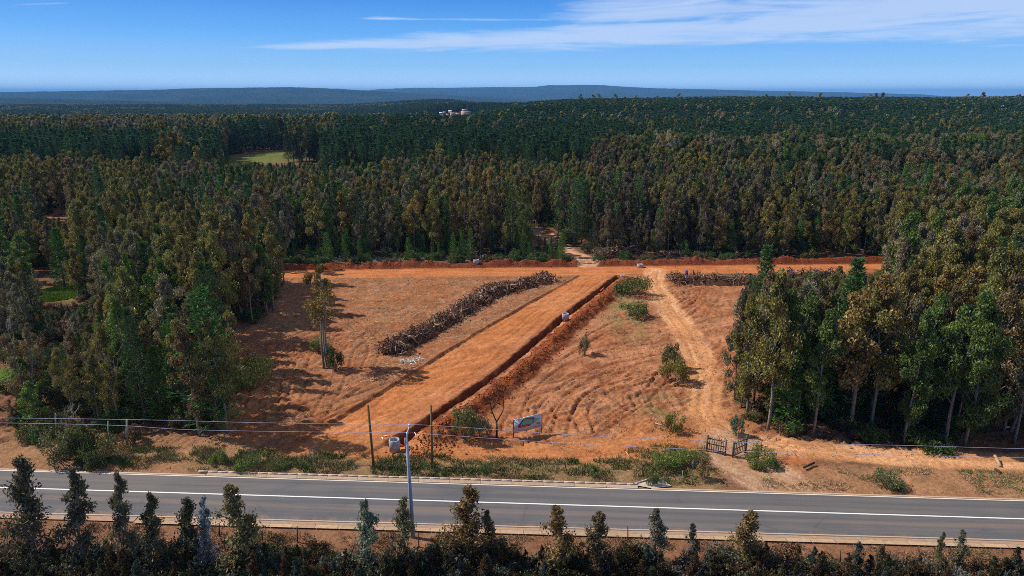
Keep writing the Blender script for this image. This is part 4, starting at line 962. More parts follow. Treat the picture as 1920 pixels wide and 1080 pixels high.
# ------------------------------------------------------------------ root and brush piles
rng = np.random.default_rng(5)
def brush_pile(label, pts, hw, h, n, cols, rmax=.075, lmax=2.0, cat='brush pile', name='brush_pile'):
    P = np.array(pts, float); L = np.r_[0, np.cumsum(np.hypot(*np.diff(P, axis=0).T))]
    c0 = P.mean(0); z0 = zat(*c0); o = thing(name, label, cat, (c0[0], c0[1], z0))
    mb = MB(); hb = MB()
    # core of earth and broken roots
    ks = int(max(6, L[-1]/.7)); kt = 11; G = []
    for i in range(ks+1):
        s = L[-1]*i/ks; cx, cy = np.interp(s, L, P[:, 0]), np.interp(s, L, P[:, 1]); j = min(len(P)-2, max(0, np.searchsorted(L, s)-1)); T = P[j+1]-P[j]; T = T/np.hypot(*T)
        en = min(1, .15+min(s, L[-1]-s)/2.0)
        for k in range(kt):
            q = (k/(kt-1)*2-1); w = hw*(.8+.4*vnoise(s/2, k*0+3., 7))*en; hh = h*.62*en*(1-abs(q)**1.7)*(.55+.9*vnoise(s/1.3, q*1.6, 8))
            x, y = cx-T[1]*q*w+.1*rng.normal(), cy+T[0]*q*w+.1*rng.normal()
            G.append((x-c0[0], y-c0[1], zat(x, y)-z0+hh-.08))
    i_ = np.array([[i*kt+k, i*kt+k+1, (i+1)*kt+k+1, (i+1)*kt+k] for i in range(ks) for k in range(kt-1)])
    hb.add(G, i_[:, ::-1], np.array(cols[0])*.6); link('earth_core', hb.mesh('pile_core', [M_SOIL]), o)
    for _ in range(n):
        s = rng.random()*L[-1]; cx, cy = np.interp(s, L, P[:, 0]), np.interp(s, L, P[:, 1]); j = min(len(P)-2, max(0, np.searchsorted(L, s)-1)); T = P[j+1]-P[j]; T = T/np.hypot(*T)
        q = np.clip(rng.normal()*.5, -1.25, 1.25); hh = max(0, 1-q*q)*h*(.3+.8*rng.random())*(.35+1.3*vnoise(s/2.1, 0., 9))
        hv = hw*(.6+.8*vnoise(s/2.6, 4., 12)); q += .5*(vnoise(s/3.3, 9., 14)-.5); x, y = cx-T[1]*q*hv, cy+T[0]*q*hv; z = float(zat0(x, y))-z0+hh*.9+.05
        l = .35+lmax*rng.random()**2.2; a = rng.random()*6.28; el_ = rng.normal()*.75
        d = np.array([math.cos(a)*math.cos(el_), math.sin(a)*math.cos(el_), math.sin(el_)])*l; bnd = rng.normal(size=3)*l*.16
        p0 = np.array([x-c0[0], y-c0[1], z])-d*.5; r = .018+rmax*rng.random()**2; c = np.array(cols[rng.integers(0, len(cols))])*(.6+.8*rng.random())
        pp = np.array([p0, p0+d*.5+bnd, p0+d]); pp[:, 2] = np.maximum(pp[:, 2], -.5)
        mb.tube(pp, [r, r*.8, r*.35], 4, c, cap=False)
    for _ in range(n//22):      # stumps and thick roots
        s = rng.random()*L[-1]; cx, cy = np.interp(s, L, P[:, 0]), np.interp(s, L, P[:, 1]); q = rng.normal()*hw*.35; x, y = cx+q, cy+rng.normal()*.3; z = zat(x, y)-z0+h*(.3+.6*rng.random())*(.5+.9*vnoise(s/2.1, 0., 9))
        l = .5+lmax*.7*rng.random(); d = rng.normal(size=3)*[1, 1, .7]; d = d/np.linalg.norm(d)*l; p0 = np.array([x-c0[0], y-c0[1], z]); r = .07+rmax*rng.random(); c = np.array(cols[-1])*(.6+.7*rng.random())
        mb.tube(np.array([p0-d*.4, p0+rng.normal(size=3)*.08, p0+d*.6]), [r*1.3, r, r*.45], 6, c)
        for _2 in range(4): e = rng.normal(size=3); e = e/np.linalg.norm(e)*l*.5; mb.tube(np.array([p0-d*.4, p0-d*.45+e*.5+rng.normal(size=3)*.05, p0-d*.5+e]), [r*.5, r*.3, r*.1], 4, c*.9, cap=False)
    link('branches', mb.mesh('pile_branches', [M_WOOD]), o)
_cache = {}
def zat0(x, y):
    k = (round(x*2), round(y*2))
    if k not in _cache: _cache[k] = zat(x, y)
    return _cache[k]
RC = [(.13, .062, .035), (.18, .095, .058), (.24, .14, .09), (.10, .05, .03), (.14, .07, .04), (.34, .24, .17)]
brush_pile('long windrow of uprooted stumps and branches across the cleared field', WINDROW, 2.4, 1.55, 4600, RC, .10, 1.7)
brush_pile('flat heap of cut branches beside the blue barrel', [(31.5, 131.8), (36, 130.6), (41, 130.2), (47, 131.5)], 2.6, 1.5, 1100, RC)
brush_pile('dark heap of roots behind the bank east of the forest path', [(18.5, 150.8), (22, 152), (27, 152.5), (31, 151.5)], 1.9, 2.0, 650, [(.12, .06, .04), (.2, .12, .09), (.28, .18, .13)])
brush_pile('low line of branches along the front of the far eastern wood', [(34, 153), (44, 153.5), (56, 155), (66, 156)], 1.8, .9, 650, RC+[(.4, .34, .3)])
brush_pile('low grey litter of branches along the front of the far western wood', [(-44, 148.6), (-28, 149.2), (-10, 150.5), (8, 151.4)], 1.1, .5, 620, [(.3, .26, .22), (.4, .36, .33), (.2, .14, .1)])
brush_pile('small scatter of bleached sticks at the near end of the long windrow', [(-15.6, 88.4), (-14.2, 88.8), (-12.8, 89.6)], .8, .25, 110, [(.6, .54, .48), (.7, .66, .62)], .03, .7)
brush_pile('pile of dark logs half hidden by trees on the cross road', [(56, 134.5), (61, 134), (68, 134.5)], 1.6, 1.3, 420, [(.1, .07, .06), (.2, .14, .11)], .13, 2.2)

# ------------------------------------------------------------------ litter and grass on the ground
def litter(name, label, n, test, cols, lmin=.15, lmax=.7, w=.05, up=.04):
    x = -48+98*rng.random(n); y = 57+83*rng.random(n)**1.0; k = test(x, y); x, y = x[k], y[k]; z = land_z(x, y)+up; n = len(x)
    D = np.c_[rng.normal(size=(n, 2)), rng.normal(size=n)*.15]; L = lmin+lmax*rng.random(n)**3; C = np.array(cols)[rng.integers(0, len(cols), n)]*(.7+.6*rng.random(n))[:, None]
    D /= np.linalg.norm(D, axis=1)[:, None]; S_x = np.c_[-D[:, 1], D[:, 0], 0*D[:, 0]]; ww = (w*(.5+rng.random(n)))[:, None]; P = np.c_[x, y, z]; u = np.array([0, 0, 1.])
    V = np.stack([P-D*L[:, None]/2-S_x*ww/2, P+D*L[:, None]/2-S_x*ww/4, P+D*L[:, None]/2+S_x*ww/4, P-D*L[:, None]/2+S_x*ww/2, P+u*ww*.6], 1).reshape(-1, 3)
    i = np.arange(n)*5; F = np.vstack([np.c_[i, i+1, i+4], np.c_[i+1, i+2, i+4], np.c_[i+2, i+3, i+4], np.c_[i+3, i, i+4]])
    link(name, mesh_np(name, V, F, [M_WOOD], np.repeat(C, 5, 0)), kind='stuff', label=label)
xb_ = lambda y: np.interp(y, [68.9, 101.8, 137.3], [-21.4, -5.1, 14.4]); xt_ = lambda y: np.interp(y, [62, 85, 106, 131], [-7, 4, 13.5, 25.5])
litter('wood_chips', 'splinters, bark and twigs strewn over the cleared field', 60000, lambda x, y: (x < xb_(y)-.6) & (x > lw(y)-2) & (y > 66) & (y < 135) & (vnoise(x/3, y/1.6, 120) > .28+.25*(y < 84)), [(.34, .21, .125), (.18, .095, .05), (.42, .29, .19), (.11, .055, .03), (.13, .07, .04), (.5, .38, .28)], .15, .9, .045)
litter('twigs', 'twigs and clods strewn over the rutted slope', 26000, lambda x, y: (x > xt_(y)+.5) & (x < rw(y)) & (y > 62) & (y < 136) & (vnoise(x/4, y/4, 121) > .4), [(.3, .16, .09), (.17, .08, .04), (.42, .28, .18), (.12, .055, .03)], .12, .6, .05)
litter('forest_litter', 'dry branches and bark at the edge of the eastern wood', 9000, lambda x, y: (x > rw(y)-1.5) & (x < rw(y)+12) & (y > 63) & (y < 100), [(.3, .17, .12), (.2, .11, .08), (.45, .36, .3)], .2, 1.1, .09)
def clods():
    n = 3000; i = rng.integers(0, len(BERM)-1, n); f = rng.random(n); B = np.array(BERM); p = B[i]*(1-f)[:, None]+B[i+1]*f[:, None]; x = p[:, 0]+rng.normal(size=n)*1.25; y = p[:, 1]+rng.normal(size=n)*1.0
    n2 = 2200; x2 = -58+145*rng.random(n2); y2 = yX(x2)+5.4+rng.normal(size=n2)*.9; k = abs(x2-17) > 1.8; x = np.r_[x, x2[k]]; y = np.r_[y, y2[k]]
    k = y > 60.5; x, y = x[k], y[k]; n = len(x)
    z = land_z(x, y); r = .04+.15*rng.random(n)**3; base = np.array([(1, 0, 0), (-1, 0, 0), (0, 1, 0), (0, -1, 0), (0, 0, 1), (0, 0, -1)], float)
    V = (np.c_[x, y, z+r*.3][:, None]+base[None]*(r[:, None, None]*(.6+.7*rng.random((n, 6, 1))))).reshape(-1, 3)
    F = np.array([[0, 2, 4], [2, 1, 4], [1, 3, 4], [3, 0, 4], [2, 0, 5], [1, 2, 5], [3, 1, 5], [0, 3, 5]]); F = (np.arange(n)[:, None, None]*6+F[None]).reshape(-1, 3)
    C = np.array([(.24, .075, .028), (.32, .11, .04), (.16, .05, .02)])[rng.integers(0, 3, n)]
    link('soil_clods', mesh_np('soil_clods', V, F, [M_SOIL], np.repeat(C, 6, 0)), kind='stuff', label='red earth clods on the spoil banks')
clods()
M_GRASS = vcol('grass_blades', .8, .1, .25, 1.0)
def grass(name, label, n, xr, yf, dens, cols, lmin, lmax, w=.05):
    x = xr[0]+(xr[1]-xr[0])*rng.random(n); y = yf(x, rng.random(n)); k = rng.random(n) < dens(x, y); x, y = x[k], y[k]; m_ = 5
    x = np.repeat(x, m_)+rng.normal(size=len(x)*m_)*.14; y = np.repeat(y, m_)+rng.normal(size=len(y)*m_)*.14; n = len(x); z = land_z(x, y)
    L = lmin+(lmax-lmin)*rng.random(n); ci = np.clip((vnoise(x/2.3, y/1.5, 130)*1.5-.25)*len(cols)+rng.normal(size=n)*.6, 0, len(cols)-1).astype(int)
    C = np.array(cols)[ci]*(.6+.8*rng.random(n))[:, None]; D = np.c_[rng.normal(size=(n, 2))*.55, np.ones(n)]; D /= np.linalg.norm(D, axis=1)[:, None]
    V, F, Cc = blades(np.c_[x, y, z]+D*L[:, None]*.42, D, L, w, C); link(name, mesh_np(name, V, F, [M_GRASS], Cc), kind='stuff', label=label)
GCOL = [(.33, .24, .12), (.28, .2, .1), (.20, .18, .075), (.12, .145, .045), (.085, .12, .035)]
grass('verge_grass', 'dry and green grass on the verge between highway and site', 9000, (-46, 20.5), lambda x, r: yN(x)+.95+4.2*r+np.where(x > 8, 3.5*r*sst(8, 15, x), 0), lambda x, y: sst(.3, .5, vnoise(x/1.6, y/1.1, 131))*.95, GCOL, .25, .6, .06)
grass('weeds', 'green weeds in a band along the verge', 5200, (-44, 20.5), lambda x, r: yN(x)+2.2+1.9*r+np.where(x > 8, 4*r, 0), lambda x, y: sst(.4, .62, vnoise(x/2.6, y/1.5, 132))*.38, [(.17, .20, .07), (.13, .18, .05), (.26, .24, .11), (.34, .27, .14)], .2, .5, .055)
grass('dry_grass', 'thin dry grass on the bare verge east of the gate', 3200, (24, 62), lambda x, r: yN(x)+.8+4.4*r, lambda x, y: sst(.5, .68, vnoise(x/2, y/1.2, 133)), [(.36, .26, .15), (.3, .22, .12), (.2, .2, .09), (.13, .16, .06)], .15, .4, .05)
grass('slope_grass', 'thin grass between the spoil bank and the sandy track', 4200, (10, 26), lambda x, r: 66+62*r, lambda x, y: sst(.55, .7, vnoise(x/2.4, y/2.4, 134))*(np.exp(-(((x-19)/3.2)**2+((y-112)/15)**2))+.8*np.exp(-(((x-17)/5)**2+((y-70)/4)**2))), [(.3, .25, .12), (.2, .2, .08), (.12, .17, .05)], .15, .45, .07)
grass('pasture_grass', 'lime green grass of the small pasture in the western wood', 5200, (FIELDS[0][0]-FIELDS[0][2], FIELDS[0][0]+FIELDS[0][2]), lambda x, r: FIELDS[0][1]+(r*2-1)*FIELDS[0][3], lambda x, y: (np.hypot((x-FIELDS[0][0])/FIELDS[0][2], (y-FIELDS[0][1])/FIELDS[0][3]) < 1)*1., [(.17, .28, .035), (.22, .32, .05), (.12, .2, .03)], .2, .5, .12)
grass('roadside_grass', 'dry grass on the near verge of the highway', 7000, (-42, 44), lambda x, r: yS(x)-1.1-3.4*r, lambda x, y: sst(.4, .65, vnoise(x/1.8, y/1.2, 135))*.9, [(.26, .17, .10), (.2, .13, .075), (.14, .12, .05)], .15, .4, .05)

# ------------------------------------------------------------------ built things
def rot2(v, a): return (v[0]*math.cos(a)-v[1]*math.sin(a), v[0]*math.sin(a)+v[1]*math.cos(a))
def concrete_ring(px, py, r, h, label, tilt=0.0, dz_=0.0):
    x, y = ground_pt(px, py, .0); o = thing('concrete_ring', label, 'concrete ring', (x, y, zat(x, y)+dz_), 0, 'concrete manhole rings along the new roads'); o.rotation_euler = (tilt, tilt*.5, 0)
    mb = MB(); k = 28; prof_ = [(r, -.25), (r, h-.03), (r-.02, h), (r-.09, h), (r-.11, h-.03), (r-.11, -.25)]; V = []
    for a in range(k):
        for (q, z) in prof_: V.append((q*math.cos(a*2*math.pi/k), q*math.sin(a*2*math.pi/k), z))
    n = len(prof_); F = [[a*n+i, ((a+1) % k)*n+i, ((a+1) % k)*n+(i+1) % n, a*n+(i+1) % n] for a in range(k) for i in range(n)]
    mb.add(V, F, (.38, .38, .41)); link('shaft', mb.mesh('ring_shaft', [M_CONC]), o)
    mb = MB(); V = []
    for zz_ in (h*.55, h*.55+.03):
        for a in range(k): V.append(((r+.012)*math.cos(a*2*math.pi/k), (r+.012)*math.sin(a*2*math.pi/k), zz_))
    mb.add(V, [[a, (a+1) % k, k+(a+1) % k, k+a] for a in range(k)], (.32, .32, .34)); link('joint', mb.mesh('ring_joint', [M_CONC]), o)
concrete_ring(740, 843, .56, 1.05, 'pale concrete ring standing in the pit at the near end of the trench', 0, .55)
concrete_ring(1060, 603, .56, .75, 'concrete ring halfway up the trench beside the new road', 0, .55)
concrete_ring(1200, 500, .62, .7, 'concrete ring with white bags before the far bank east of the junction')
concrete_ring(893, 498, .6, .75, 'concrete ring at the foot of the far bank west of the junction')
concrete_ring(1167, 519, .5, .25, 'low concrete ring at the far end of the trench by the junction')
# blue barrel
x, y = ground_pt(1287, 518); o = thing('barrel', 'blue plastic barrel standing beside the heap of cut branches', 'barrel', (x, y, zat(x, y)))
mb = MB(); pr_ = [(.0, 0), (.27, 0), (.30, .06), (.31, .3), (.335, .33), (.31, .36), (.31, .62), (.335, .65), (.31, .68), (.30, .92), (.27, .98)]; k = 20; V = [(q*math.cos(a*2*math.pi/k), q*math.sin(a*2*math.pi/k), z*1.15) for a in range(k) for q, z in pr_]; n = len(pr_)
mb.add(V, [[a*n+i, ((a+1) % k)*n+i, ((a+1) % k)*n+i+1, a*n+i+1] for a in range(k) for i in range(n-1)], (.01, .04, .40)); link('drum', mb.mesh('barrel_drum', [M_PAINT], True), o)
mb = MB(); mb.tube([(0, 0, 1.10), (0, 0, 1.16)], .285, 20, (.015, .05, .45)); link('lid', mb.mesh('barrel_lid', [M_PAINT]), o)
# pipes and offcuts
def simple(name, label, cat, px0, py0, px1, py1, r, c, m_, z0=.1, z1=.1, group=None, k=8):
    a, b_ = ground_pt(px0, py0), ground_pt(px1, py1); za, zb = zat(*a)+z0, zat(*b_)+z1
    mb = MB(); mid = ((a[0]+b_[0])/2, (a[1]+b_[1])/2, (za+zb)/2+.01); mb.tube([(0, 0, 0), (mid[0]-a[0], mid[1]-a[1], mid[2]-za), (b_[0]-a[0], b_[1]-a[1], zb-za)], [r, r*1.02, r*.96], k, c)
    o = link(name, mb.mesh(name, [m_], True), None, (a[0], a[1], za), label=label, category=cat)
    if group: o['group'] = group
simple('drain_pipe', 'short orange plastic pipe end sticking out of the trench by the near concrete ring', 'pipe', 748, 831, 758, 822, .11, (.85, .13, .03), M_PAINT, .35, .5, k=12)
simple('drain_pipe', 'orange plastic pipe piece lying on the spoil bank near the junction', 'pipe', 1126, 552, 1132, 546, .10, (.85, .16, .04), M_PAINT, .6, .6, k=12)
simple('plank', 'bleached board lying on the new road west of the near concrete ring', 'board', 721, 816, 732, 817, .05, (.6, .55, .52), M_WOOD)
simple('plank', 'short white offcut on the new road just below the bleached board', 'board', 716, 819, 719, 824, .06, (.75, .7, .66), M_WOOD)
simple('plank', 'pale splinter lying on the spoil heap east of the near concrete ring', 'board', 778, 821, 781, 828, .05, (.75, .6, .45), M_WOOD, .5, .5)
simple('log', 'charred dark log lying on the verge east of the gate', 'log', 1506, 883, 1526, 874, .10, (.035, .03, .03), M_WOOD, .25, .3)
simple('log', 'small dark log at the east end of the verge', 'log', 1866, 880, 1876, 887, .12, (.06, .05, .045), M_WOOD, .15, .12)
simple('log', 'pale split trunk lying in the shade at the east wood edge', 'log', 1864, 860, 1876, 874, .14, (.42, .30, .2), M_WOOD, .5, .1)
simple('log', 'thin dry stick on the orange lane south of the advertising board', 'log', 1173, 846, 1181, 858, .05, (.45, .28, .18), M_WOOD)
simple('log', 'bleached branch on the slope beside the green bush west of the gate', 'log', 1228, 795, 1246, 800, .06, (.5, .42, .35), M_WOOD)
# posts
def post(px, pb, pt, r, c, label, lean=0.0, name='fence_post', group='old fence posts along the verge', pxt=None):
    x, y = ground_pt(px, pb); h = height_at(pt, y)-zat(x, y); xt = x_at(pxt if pxt else px, pt, y)
    mb = MB(); mb.tube([(0, 0, -.2), ((xt-x)*.5, 0, h*.5), (xt-x, 0, h)], [r, r*.95, r*.85], 7, c)
    o = link(name, mb.mesh(name, [M_WOOD]), None, (x, y, zat(x, y)), label=label, category='post', group=group); return o
post(701, 878, 760, .13, (.13, .10, .05), 'tall round timber pole at the mouth of the new road, west of the power pole', name='timber_pole', group='tall timber poles', pxt=690)
post(811, 873, 760, .12, (.15, .115, .055), 'tall round timber pole on the spoil heap, east of the power pole', name='timber_pole', group='tall timber poles', pxt=808)
DW, GW = (.06, .045, .035), (.24, .23, .24)
for a in ((387, 863, 847, .05, DW, 'dark fence post leaning hard over the bright verge bush', 376), (445, 859, 850, .05, DW, 'short leaning post between the verge bushes west of the new road', 440),
    (562, 872, 859, .05, DW, 'leaning post just west of the upright grey stake', 552), (588, 884, 843, .05, GW, 'upright grey stake at the mouth of the new road', 587), (872, 877, 867, .05, DW, 'short leaning post below the bare tree', 867),
    (997, 880, 864, .06, DW, 'leaning post below the advertising board', 992), (1063, 883, 868, .05, DW, 'leaning post between the board and the kerb end', 1058), (1207, 893, 875, .08, (.12, .07, .05), 'brown post in the rusty patch past the kerb end', 1203),
    (1257, 880, 866, .05, DW, 'short post inside the fence corner west of the gate', 1257), (1281, 905, 883, .035, (.35, .35, .35), 'thin pale stake in the dry grass at the fence corner', 1280),
    (1300, 881, 864, .12, (.22, .22, .26), 'thick blue grey post, shorter one of the fence corner', 1299), (1307, 869, 847, .12, (.26, .26, .3), 'thick blue grey post, taller one of the fence corner', 1307),
    (203, 832, 790, .09, (.26, .24, .22), 'weathered post at the edge of the western wood', 203), (238, 835, 787, .12, (.33, .30, .27), 'thick pale post at the edge of the western wood', 238), (105, 820, 775, .08, (.3, .28, .24), 'grey post west of the straggly bush', 104)):
    post(a[0], a[1], a[2], a[3], a[4], a[5], pxt=a[6])
for a in ((411, 1003, 981, 'short stake below the highway west of the blue green sapling', 411), (557.5, 1013, 987, 'dark stake below the highway between two open gaps', 557), (785, 1021, 1000, 'thin stake just east of the power pole foot', 785), (1177.5, 1009, 987, 'stake below the highway beside the forked sapling', 1177),
    (1490, 1056, 1031, 'stake beside the white flowering brush', 1491), (1577, 1048, 1033, 'stake east of the white flowering brush', 1576), (477*1.03, 1008, 990, 'short peg on the gutter edge below the highway', 491)):
    post(a[0], a[1], a[2], .05, DW, a[3], pxt=a[4], group='fence stakes below the highway')

# power pole with its two line wires
PX, PY_ = -8.35, 49.75
o = thing('power_pole', 'blue grey concrete power pole beside the highway with two insulators', 'power pole', (PX, PY_, -.3))
CP = (.27, .33, .42); z_t = height_at(822, PY_)+.3; xt = x_at(762.5, 822, PY_)-PX
mb = MB(); mb.tube([(0, 0, -.3), (xt*.5, 0, z_t*.5), (xt, 0, z_t)], [.19, .155, .115], 10, CP); link('shaft', mb.mesh('pole_shaft', [M_CONC], True), o)
x1, z1 = x_at(763.5, 812, PY_)-PX, height_at(811.5, PY_)+.3; x2, z2 = x_at(767.5, 797, PY_)-PX, height_at(797, PY_)+.3
mb = MB(); mb.tube([(xt-.02, 0, z_t-.25), (x1-.05, 0, z1-.35), (x1+.03, 0, z1+.05), (x2, 0, z2-.12)], [.07, .06, .05, .04], 8, (.62, .66, .74)); link('bracket', mb.mesh('pole_bracket', [M_PAINT], True), o)
mb = MB(); mb.box((xt-.13, -.02, z_t-.5), (.07, .12, 1.1), 0, (.6, .64, .72), .02); link('strap', mb.mesh('pole_strap', [M_PAINT]), o)
for (xx, zz_) in ((x1, z1), (x2, z2)):
    mb = MB(); mb.tube([(xx, 0, zz_-.14), (xx, 0, zz_-.08), (xx, 0, zz_-.03), (xx, 0, zz_+.03), (xx, 0, zz_+.09)], [.05, .11, .06, .11, .04], 10, (.6, .66, .8)); link('insulator', mb.mesh('pole_insulator', [M_PAINT], True), o)
UP = [(-60, 783), (120, 785), (308, 788), (480, 792.5), (640, 795), (767.5, 796), (840, 799.6), (963, 808), (1048, 814), (1180, 821), (1280, 824.5), (1375, 829), (1498, 831.7), (1600, 833.5), (1707, 835.5), (1865, 840), (1990, 843)]
LO = [(-60, 792), (120, 795), (239, 798.5), (337, 805), (480, 808.5), (640, 810.5), (763.5, 811.5), (840, 816.5), (1041, 830), (1189, 837.5), (1298, 842.5), (1437, 848), (1600, 851.5), (1800, 856), (1990, 860)]
for pts, lab in ((UP, 'upper pale wire strung from the tip of the power pole'), (LO, 'lower pale wire strung from the side insulator of the power pole')):
    pts = smooth(pts, 4); P = []
    for px, py in pts:
        Yw = PY_
        for _ in range(4): Yw = PY_-.05*(x_at(px, py, Yw)-PX)
        P.append((x_at(px, py, Yw), Yw, height_at(py, Yw)))
    P = np.array(P); mb = MB(); mb.tube(P-P[0], .013, 6, (.42, .42, .55)); link('overhead_wire', mb.mesh('overhead_wire', [M_PAINT], True), None, tuple(P[0]), label=lab, category='wire')

# picket gate, two leaves
def gate_leaf(a, b_, h, label, post_end):
    L = math.hypot(b_[0]-a[0], b_[1]-a[1]); rz = math.atan2(b_[1]-a[1], b_[0]-a[0]); o = thing('picket_gate', label, 'gate', (a[0], a[1], zat(*a)), rz, 'leaves of the picket gate'); c = (.15, .125, .10)
    for x_, hh, r in ((0, h+.12, .11), (L, h+(.05 if post_end else 0), .09)):
        mb = MB(); mb.box((x_, 0, hh/2-.1), (r*1.5, r*1.5, hh+.2), 0, np.array(c)*.8, .02); link('gate_post', mb.mesh('gate_post', [M_WOOD]), o)
    for z_ in (.28, h*.52, h*.86):
        mb = MB(); mb.box((L/2, .04, z_), (L-.16, .05, .10), 0, c); link('rail', mb.mesh('gate_rail', [M_WOOD]), o)
    n = 7
    for i in range(n):
        x_ = .12+(L-.24)*(i+.5)/n; hh = h*(.97+.05*random.random())
        mb = MB(); mb.box((x_, -.025, hh/2+.08), (.075, .035, hh-.1), 0, np.array(c)*(.8+.5*random.random()), .01); link('picket', mb.mesh('gate_picket', [M_WOOD]), o)
gate_leaf(ground_pt(1325, 844), ground_pt(1359.5, 851.5), 1.75, 'weathered wooden picket gate leaf hinged on the west post', True)
gate_leaf(ground_pt(1397.5, 846), ground_pt(1373.5, 856), 1.85, 'weathered wooden picket gate leaf hinged on the east post, standing open', False)
simple('fence_rail', 'pale fallen rail running from the east gate post into the weeds', 'rail', 1390, 846, 1434, 848, .05, (.45, .45, .48), M_WOOD, .3, .5)

# advertising board with the plan of the plots
a = ground_pt(963, 822); b_ = (x_at(1016, 812, 68.4), 68.4); L = math.hypot(b_[0]-a[0], b_[1]-a[1]); rz = math.atan2(b_[1]-a[1], b_[0]-a[0]); z0 = zat(*a)
o = thing('advertising_board', 'white advertising board with a green and red plot plan, on two thin posts', 'billboard', (a[0], a[1], z0), rz); hb_, ht_ = .55, 2.15
for x_ in (0, L):
    mb = MB(); mb.tube([(x_, .05, -.3), (x_, .05, ht_+.04)], .045, 6, (.05, .04, .04)); link('post', mb.mesh('board_post', [M_PAINT]), o)
mb = MB(); mb.box((L/2, 0, (hb_+ht_)/2), (L-.08, .02, ht_-hb_), 0, (.50, .54, .64)); pn = link('panel', mb.mesh('board_panel', [M_PAINT]), o)
mb = MB(); mb.box((L/2, -.005, ht_+.02), (L, .06, .06), 0, (.75, .77, .82)); link('top_bar', mb.mesh('board_top_bar', [M_PAINT]), o)
mb = MB()
for f in (.34, .68): mb.box((L*f, .04, (hb_+ht_)/2), (.05, .05, ht_-hb_), 0, (.2, .2, .28))
link('brace', mb.mesh('board_brace', [M_PAINT]), o)
bw, bh = L-.08, ht_-hb_
def pl(name, pts, c, off):      # printed areas, board fractions u (0..1), v (0..1 upwards)
    V = [(.04+u*bw, -.012-off, hb_+v_*bh) for u, v_ in pts]; me = bpy.data.meshes.new(name); me.from_pydata(V, [], [list(range(len(V)))]); me.materials.append(flat(c)); link(name, me, pn)
_fl = {}
def flat(c):
    if c not in _fl: _fl[c] = plain('board_print_%d' % len(_fl), c, .6, .2, var=.06)
    return _fl[c]
pl('plan_area', [(.32, .93), (.47, .97), (.72, .86), (.95, .68), (.68, .42), (.64, .40), (.16, .42)], (.16, .30, .24), .002)
pl('plan_road', [(.32, .93), (.36, .93), (.20, .44), (.12, .44)], (.05, .06, .04), .004)
pl('plan_road', [(.36, .95), (.40, .98), (.72, .87), (.72, .76), (.68, .76)], (.07, .05, .035), .004)
pl('plan_road', [(.665, .80), (.70, .80), (.70, .44), (.67, .44)], (.22, .10, .05), .005)
pl('plan_lawn', [(.24, .48), (.30, .70), (.66, .70), (.66, .46)], (.14, .40, .27), .006)
pl('plan_lawn', [(.73, .82), (.94, .68), (.73, .50)], (.22, .42, .25), .006)
pl('plan_plots', [(.13, .45), (.17, .32), (.58, .32), (.61, .38), (.56, .47), (.2, .49)], (.42, .02, .04), .008)
mb = MB()
for i in range(6): mb.box((.04+(.21+.065*i)*bw, -.0225, hb_+.40*bh), (.05, .004, .05), 0, (.8, .7, .6))
for i in range(4): mb.box((.04+(.42+.075*i)*bw, -.0225, hb_+(.90-.035*i)*bh), (.05, .004, .04), 0, (.75, .75, .65))
link('plot_number', mb.mesh('board_numbers', [M_PAINT]), pn)
def text(s_, u, v_, size, c):
    cu = bpy.data.curves.new('txt', 'FONT'); cu.body = s_; cu.size = size; cu.align_x = 'CENTER'; cu.offset = .012; t = bpy.data.objects.new('txt', cu); COL.objects.link(t)
    bpy.context.view_layer.update(); me = bpy.data.meshes.new_from_object(t.evaluated_get(bpy.context.evaluated_depsgraph_get())); bpy.data.objects.remove(t)
    me.materials.clear(); me.materials.append(flat(c)); w = link('lettering', me, pn, (.04+u*bw, -.024, hb_+v_*bh)); w.rotation_euler = (math.pi/2, 0, 0)
text('CM', .845, .30, .26, (.45, .08, .06)); text('S', .93, .30, .26, (.06, .2, .12))
mb = MB()
for i, w_ in enumerate((.10, .06, .12, .05, .09, .11, .07)): mb.box((.04+(.70+.042*i)*bw, -.016, hb_+.14*bh), (w_, .004, .035), 0, (.08, .08, .1))
for i, w_ in enumerate((.10, .08, .12)): mb.box((.04+(.05+.045*i)*bw, -.016, hb_+(.80-.09*i)*bh), (w_, .004, .03), 0, (.15, .13, .16))
link('small_print', mb.mesh('board_small_print', [M_PAINT]), pn)

# leafless and dead trees
def bare_tree(px, pb, pt, label, seed, c=(.055, .045, .04), r0=.13, fork=.28, spread=.5, n0=2):
    global rng
    rng = np.random.default_rng(seed); x, y = ground_pt(px, pb); z = zat(x, y); h = height_at(pt, y)-z; o = thing('bare_tree', label, 'tree', (x, y, z)); T = MB(); B = MB()
    T.tube([(0, 0, -.2), (.04, 0, h*fork*.5), (.02, 0, h*fork)], [r0, r0*.85, r0*.75], 7, c)
    def br(p, d, l, r, dep):
        d = d/np.linalg.norm(d); m_ = p+d*l*.5+rng.normal(size=3)*l*.05; e = p+d*l+np.array([0, 0, l*.12]); B.tube([p, m_, e], [r, r*.75, r*.5], 5 if dep < 2 else 3, c, cap=False)
        if dep < 4:
            for k in range(2 if dep < 1 else 3):
                f = .4+.6*rng.random(); q = p+(e-p)*f; br(q, d+rng.normal(size=3)*[.6, .6, .35]+[0, 0, .25], l*(.45+.25*rng.random()), r*.55, dep+1)
    for k in range(n0): a = k*math.pi*2/n0+.3; br(np.array([.02, 0, h*fork]), np.array([math.cos(a)*spread*.6, math.sin(a)*spread*.5, 1.0]), h*(1-fork)*.62, r0*.6, 0)
    link('trunk', T.mesh('bare_trunk', [M_BARK], True), o); link('twigs', B.mesh('bare_twigs', [M_BARK]), o)
bare_tree(931, 816, 716, 'leafless dark forked tree behind the advertising board', 3)
bare_tree(1096, 664, 640, 'small leafless shrub alone on the rutted slope', 4, r0=.05, fork=.1, n0=4, spread=1.0)
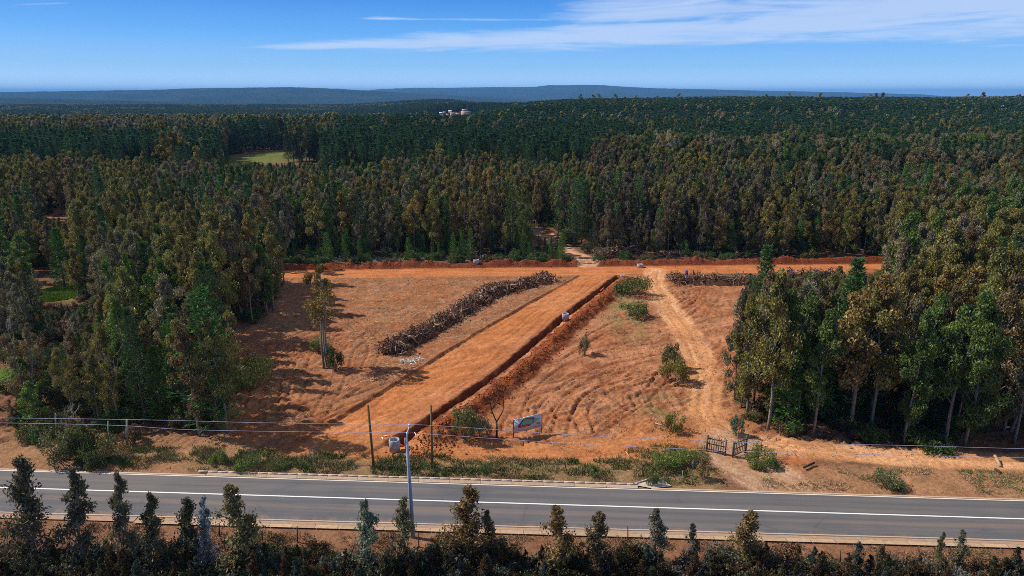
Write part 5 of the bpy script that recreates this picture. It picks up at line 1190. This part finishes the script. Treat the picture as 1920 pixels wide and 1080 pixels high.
bare_tree(30, 548, 484, 'dead pale trunk with twigs in the far western corner', 5, (.4, .36, .32), .12, .6)
bare_tree(45, 745, 606, 'tall dead pale trunk beside the green pasture at the west edge', 6, (.3, .28, .26), .08, .75, .3)
bare_tree(222, 795, 640, 'dead brown tree with fine twigs in the western wood', 7, (.2, .15, .12), .13, .4)
bare_tree(148, 856, 770, 'leafless pale stems rising from the straggly verge bush', 8, (.4, .36, .28), .07, .3)

# rocks at the near side
def rock(px, py, r, label, seed):
    g2 = np.random.default_rng(seed); x, y = ground_pt(px, py); n = 18; V, F = [], []
    for i in range(n+1):
        for j in range(2*n):
            th, ph = math.pi*i/n, math.pi*j/n; v = np.array([math.sin(th)*math.cos(ph), math.sin(th)*math.sin(ph)*.8, math.cos(th)*.7]); V.append(v)
    V = np.array(V); k = 1+.5*(fbm(V[:, 0]*1.8+seed, V[:, 1]*1.8+V[:, 2]*2.1, seed, 4)-.5)*1.6; V = np.round(V*k[:, None]*7)/7*.35+V*k[:, None]*.65; V *= r
    F = [[i*2*n+j, i*2*n+(j+1) % (2*n), (i+1)*2*n+(j+1) % (2*n), (i+1)*2*n+j] for i in range(n) for j in range(2*n)]
    o = link('boulder', mesh_np('boulder', V, np.array(F)[:, ::-1], [M_CONC], np.full((len(V), 3), .36)*[1.1, 1, .85], smooth_=False), None, (x, y, zat(x, y)+r*.35), label=label, category='boulder', group='boulders below the highway')
rock(285, 1074, 1.7, 'large pale boulder at the foot of the dark brush', 3); rock(186, 1080, 1.5, 'flat pale boulder west of the large one', 5)

# ------------------------------------------------------------------ air
m = bpy.data.materials.new('haze'); m.use_nodes = True; t = m.node_tree; t.nodes.clear(); vo = t.nodes.new('ShaderNodeVolumePrincipled'); mo = t.nodes.new('ShaderNodeOutputMaterial')
vo.inputs['Color'].default_value = (.18, .50, 1.0, 1); vo.inputs['Density'].default_value = 5.6e-5; vo.inputs['Anisotropy'].default_value = 0.0
t.links.new(vo.outputs[0], mo.inputs['Volume']); mb = MB(); mb.box((0, 16000, -35), (90000, 45000, 510), 0)
hz = link('haze', mb.mesh('haze', [m]), kind='stuff', label='thin blue haze over the whole landscape')
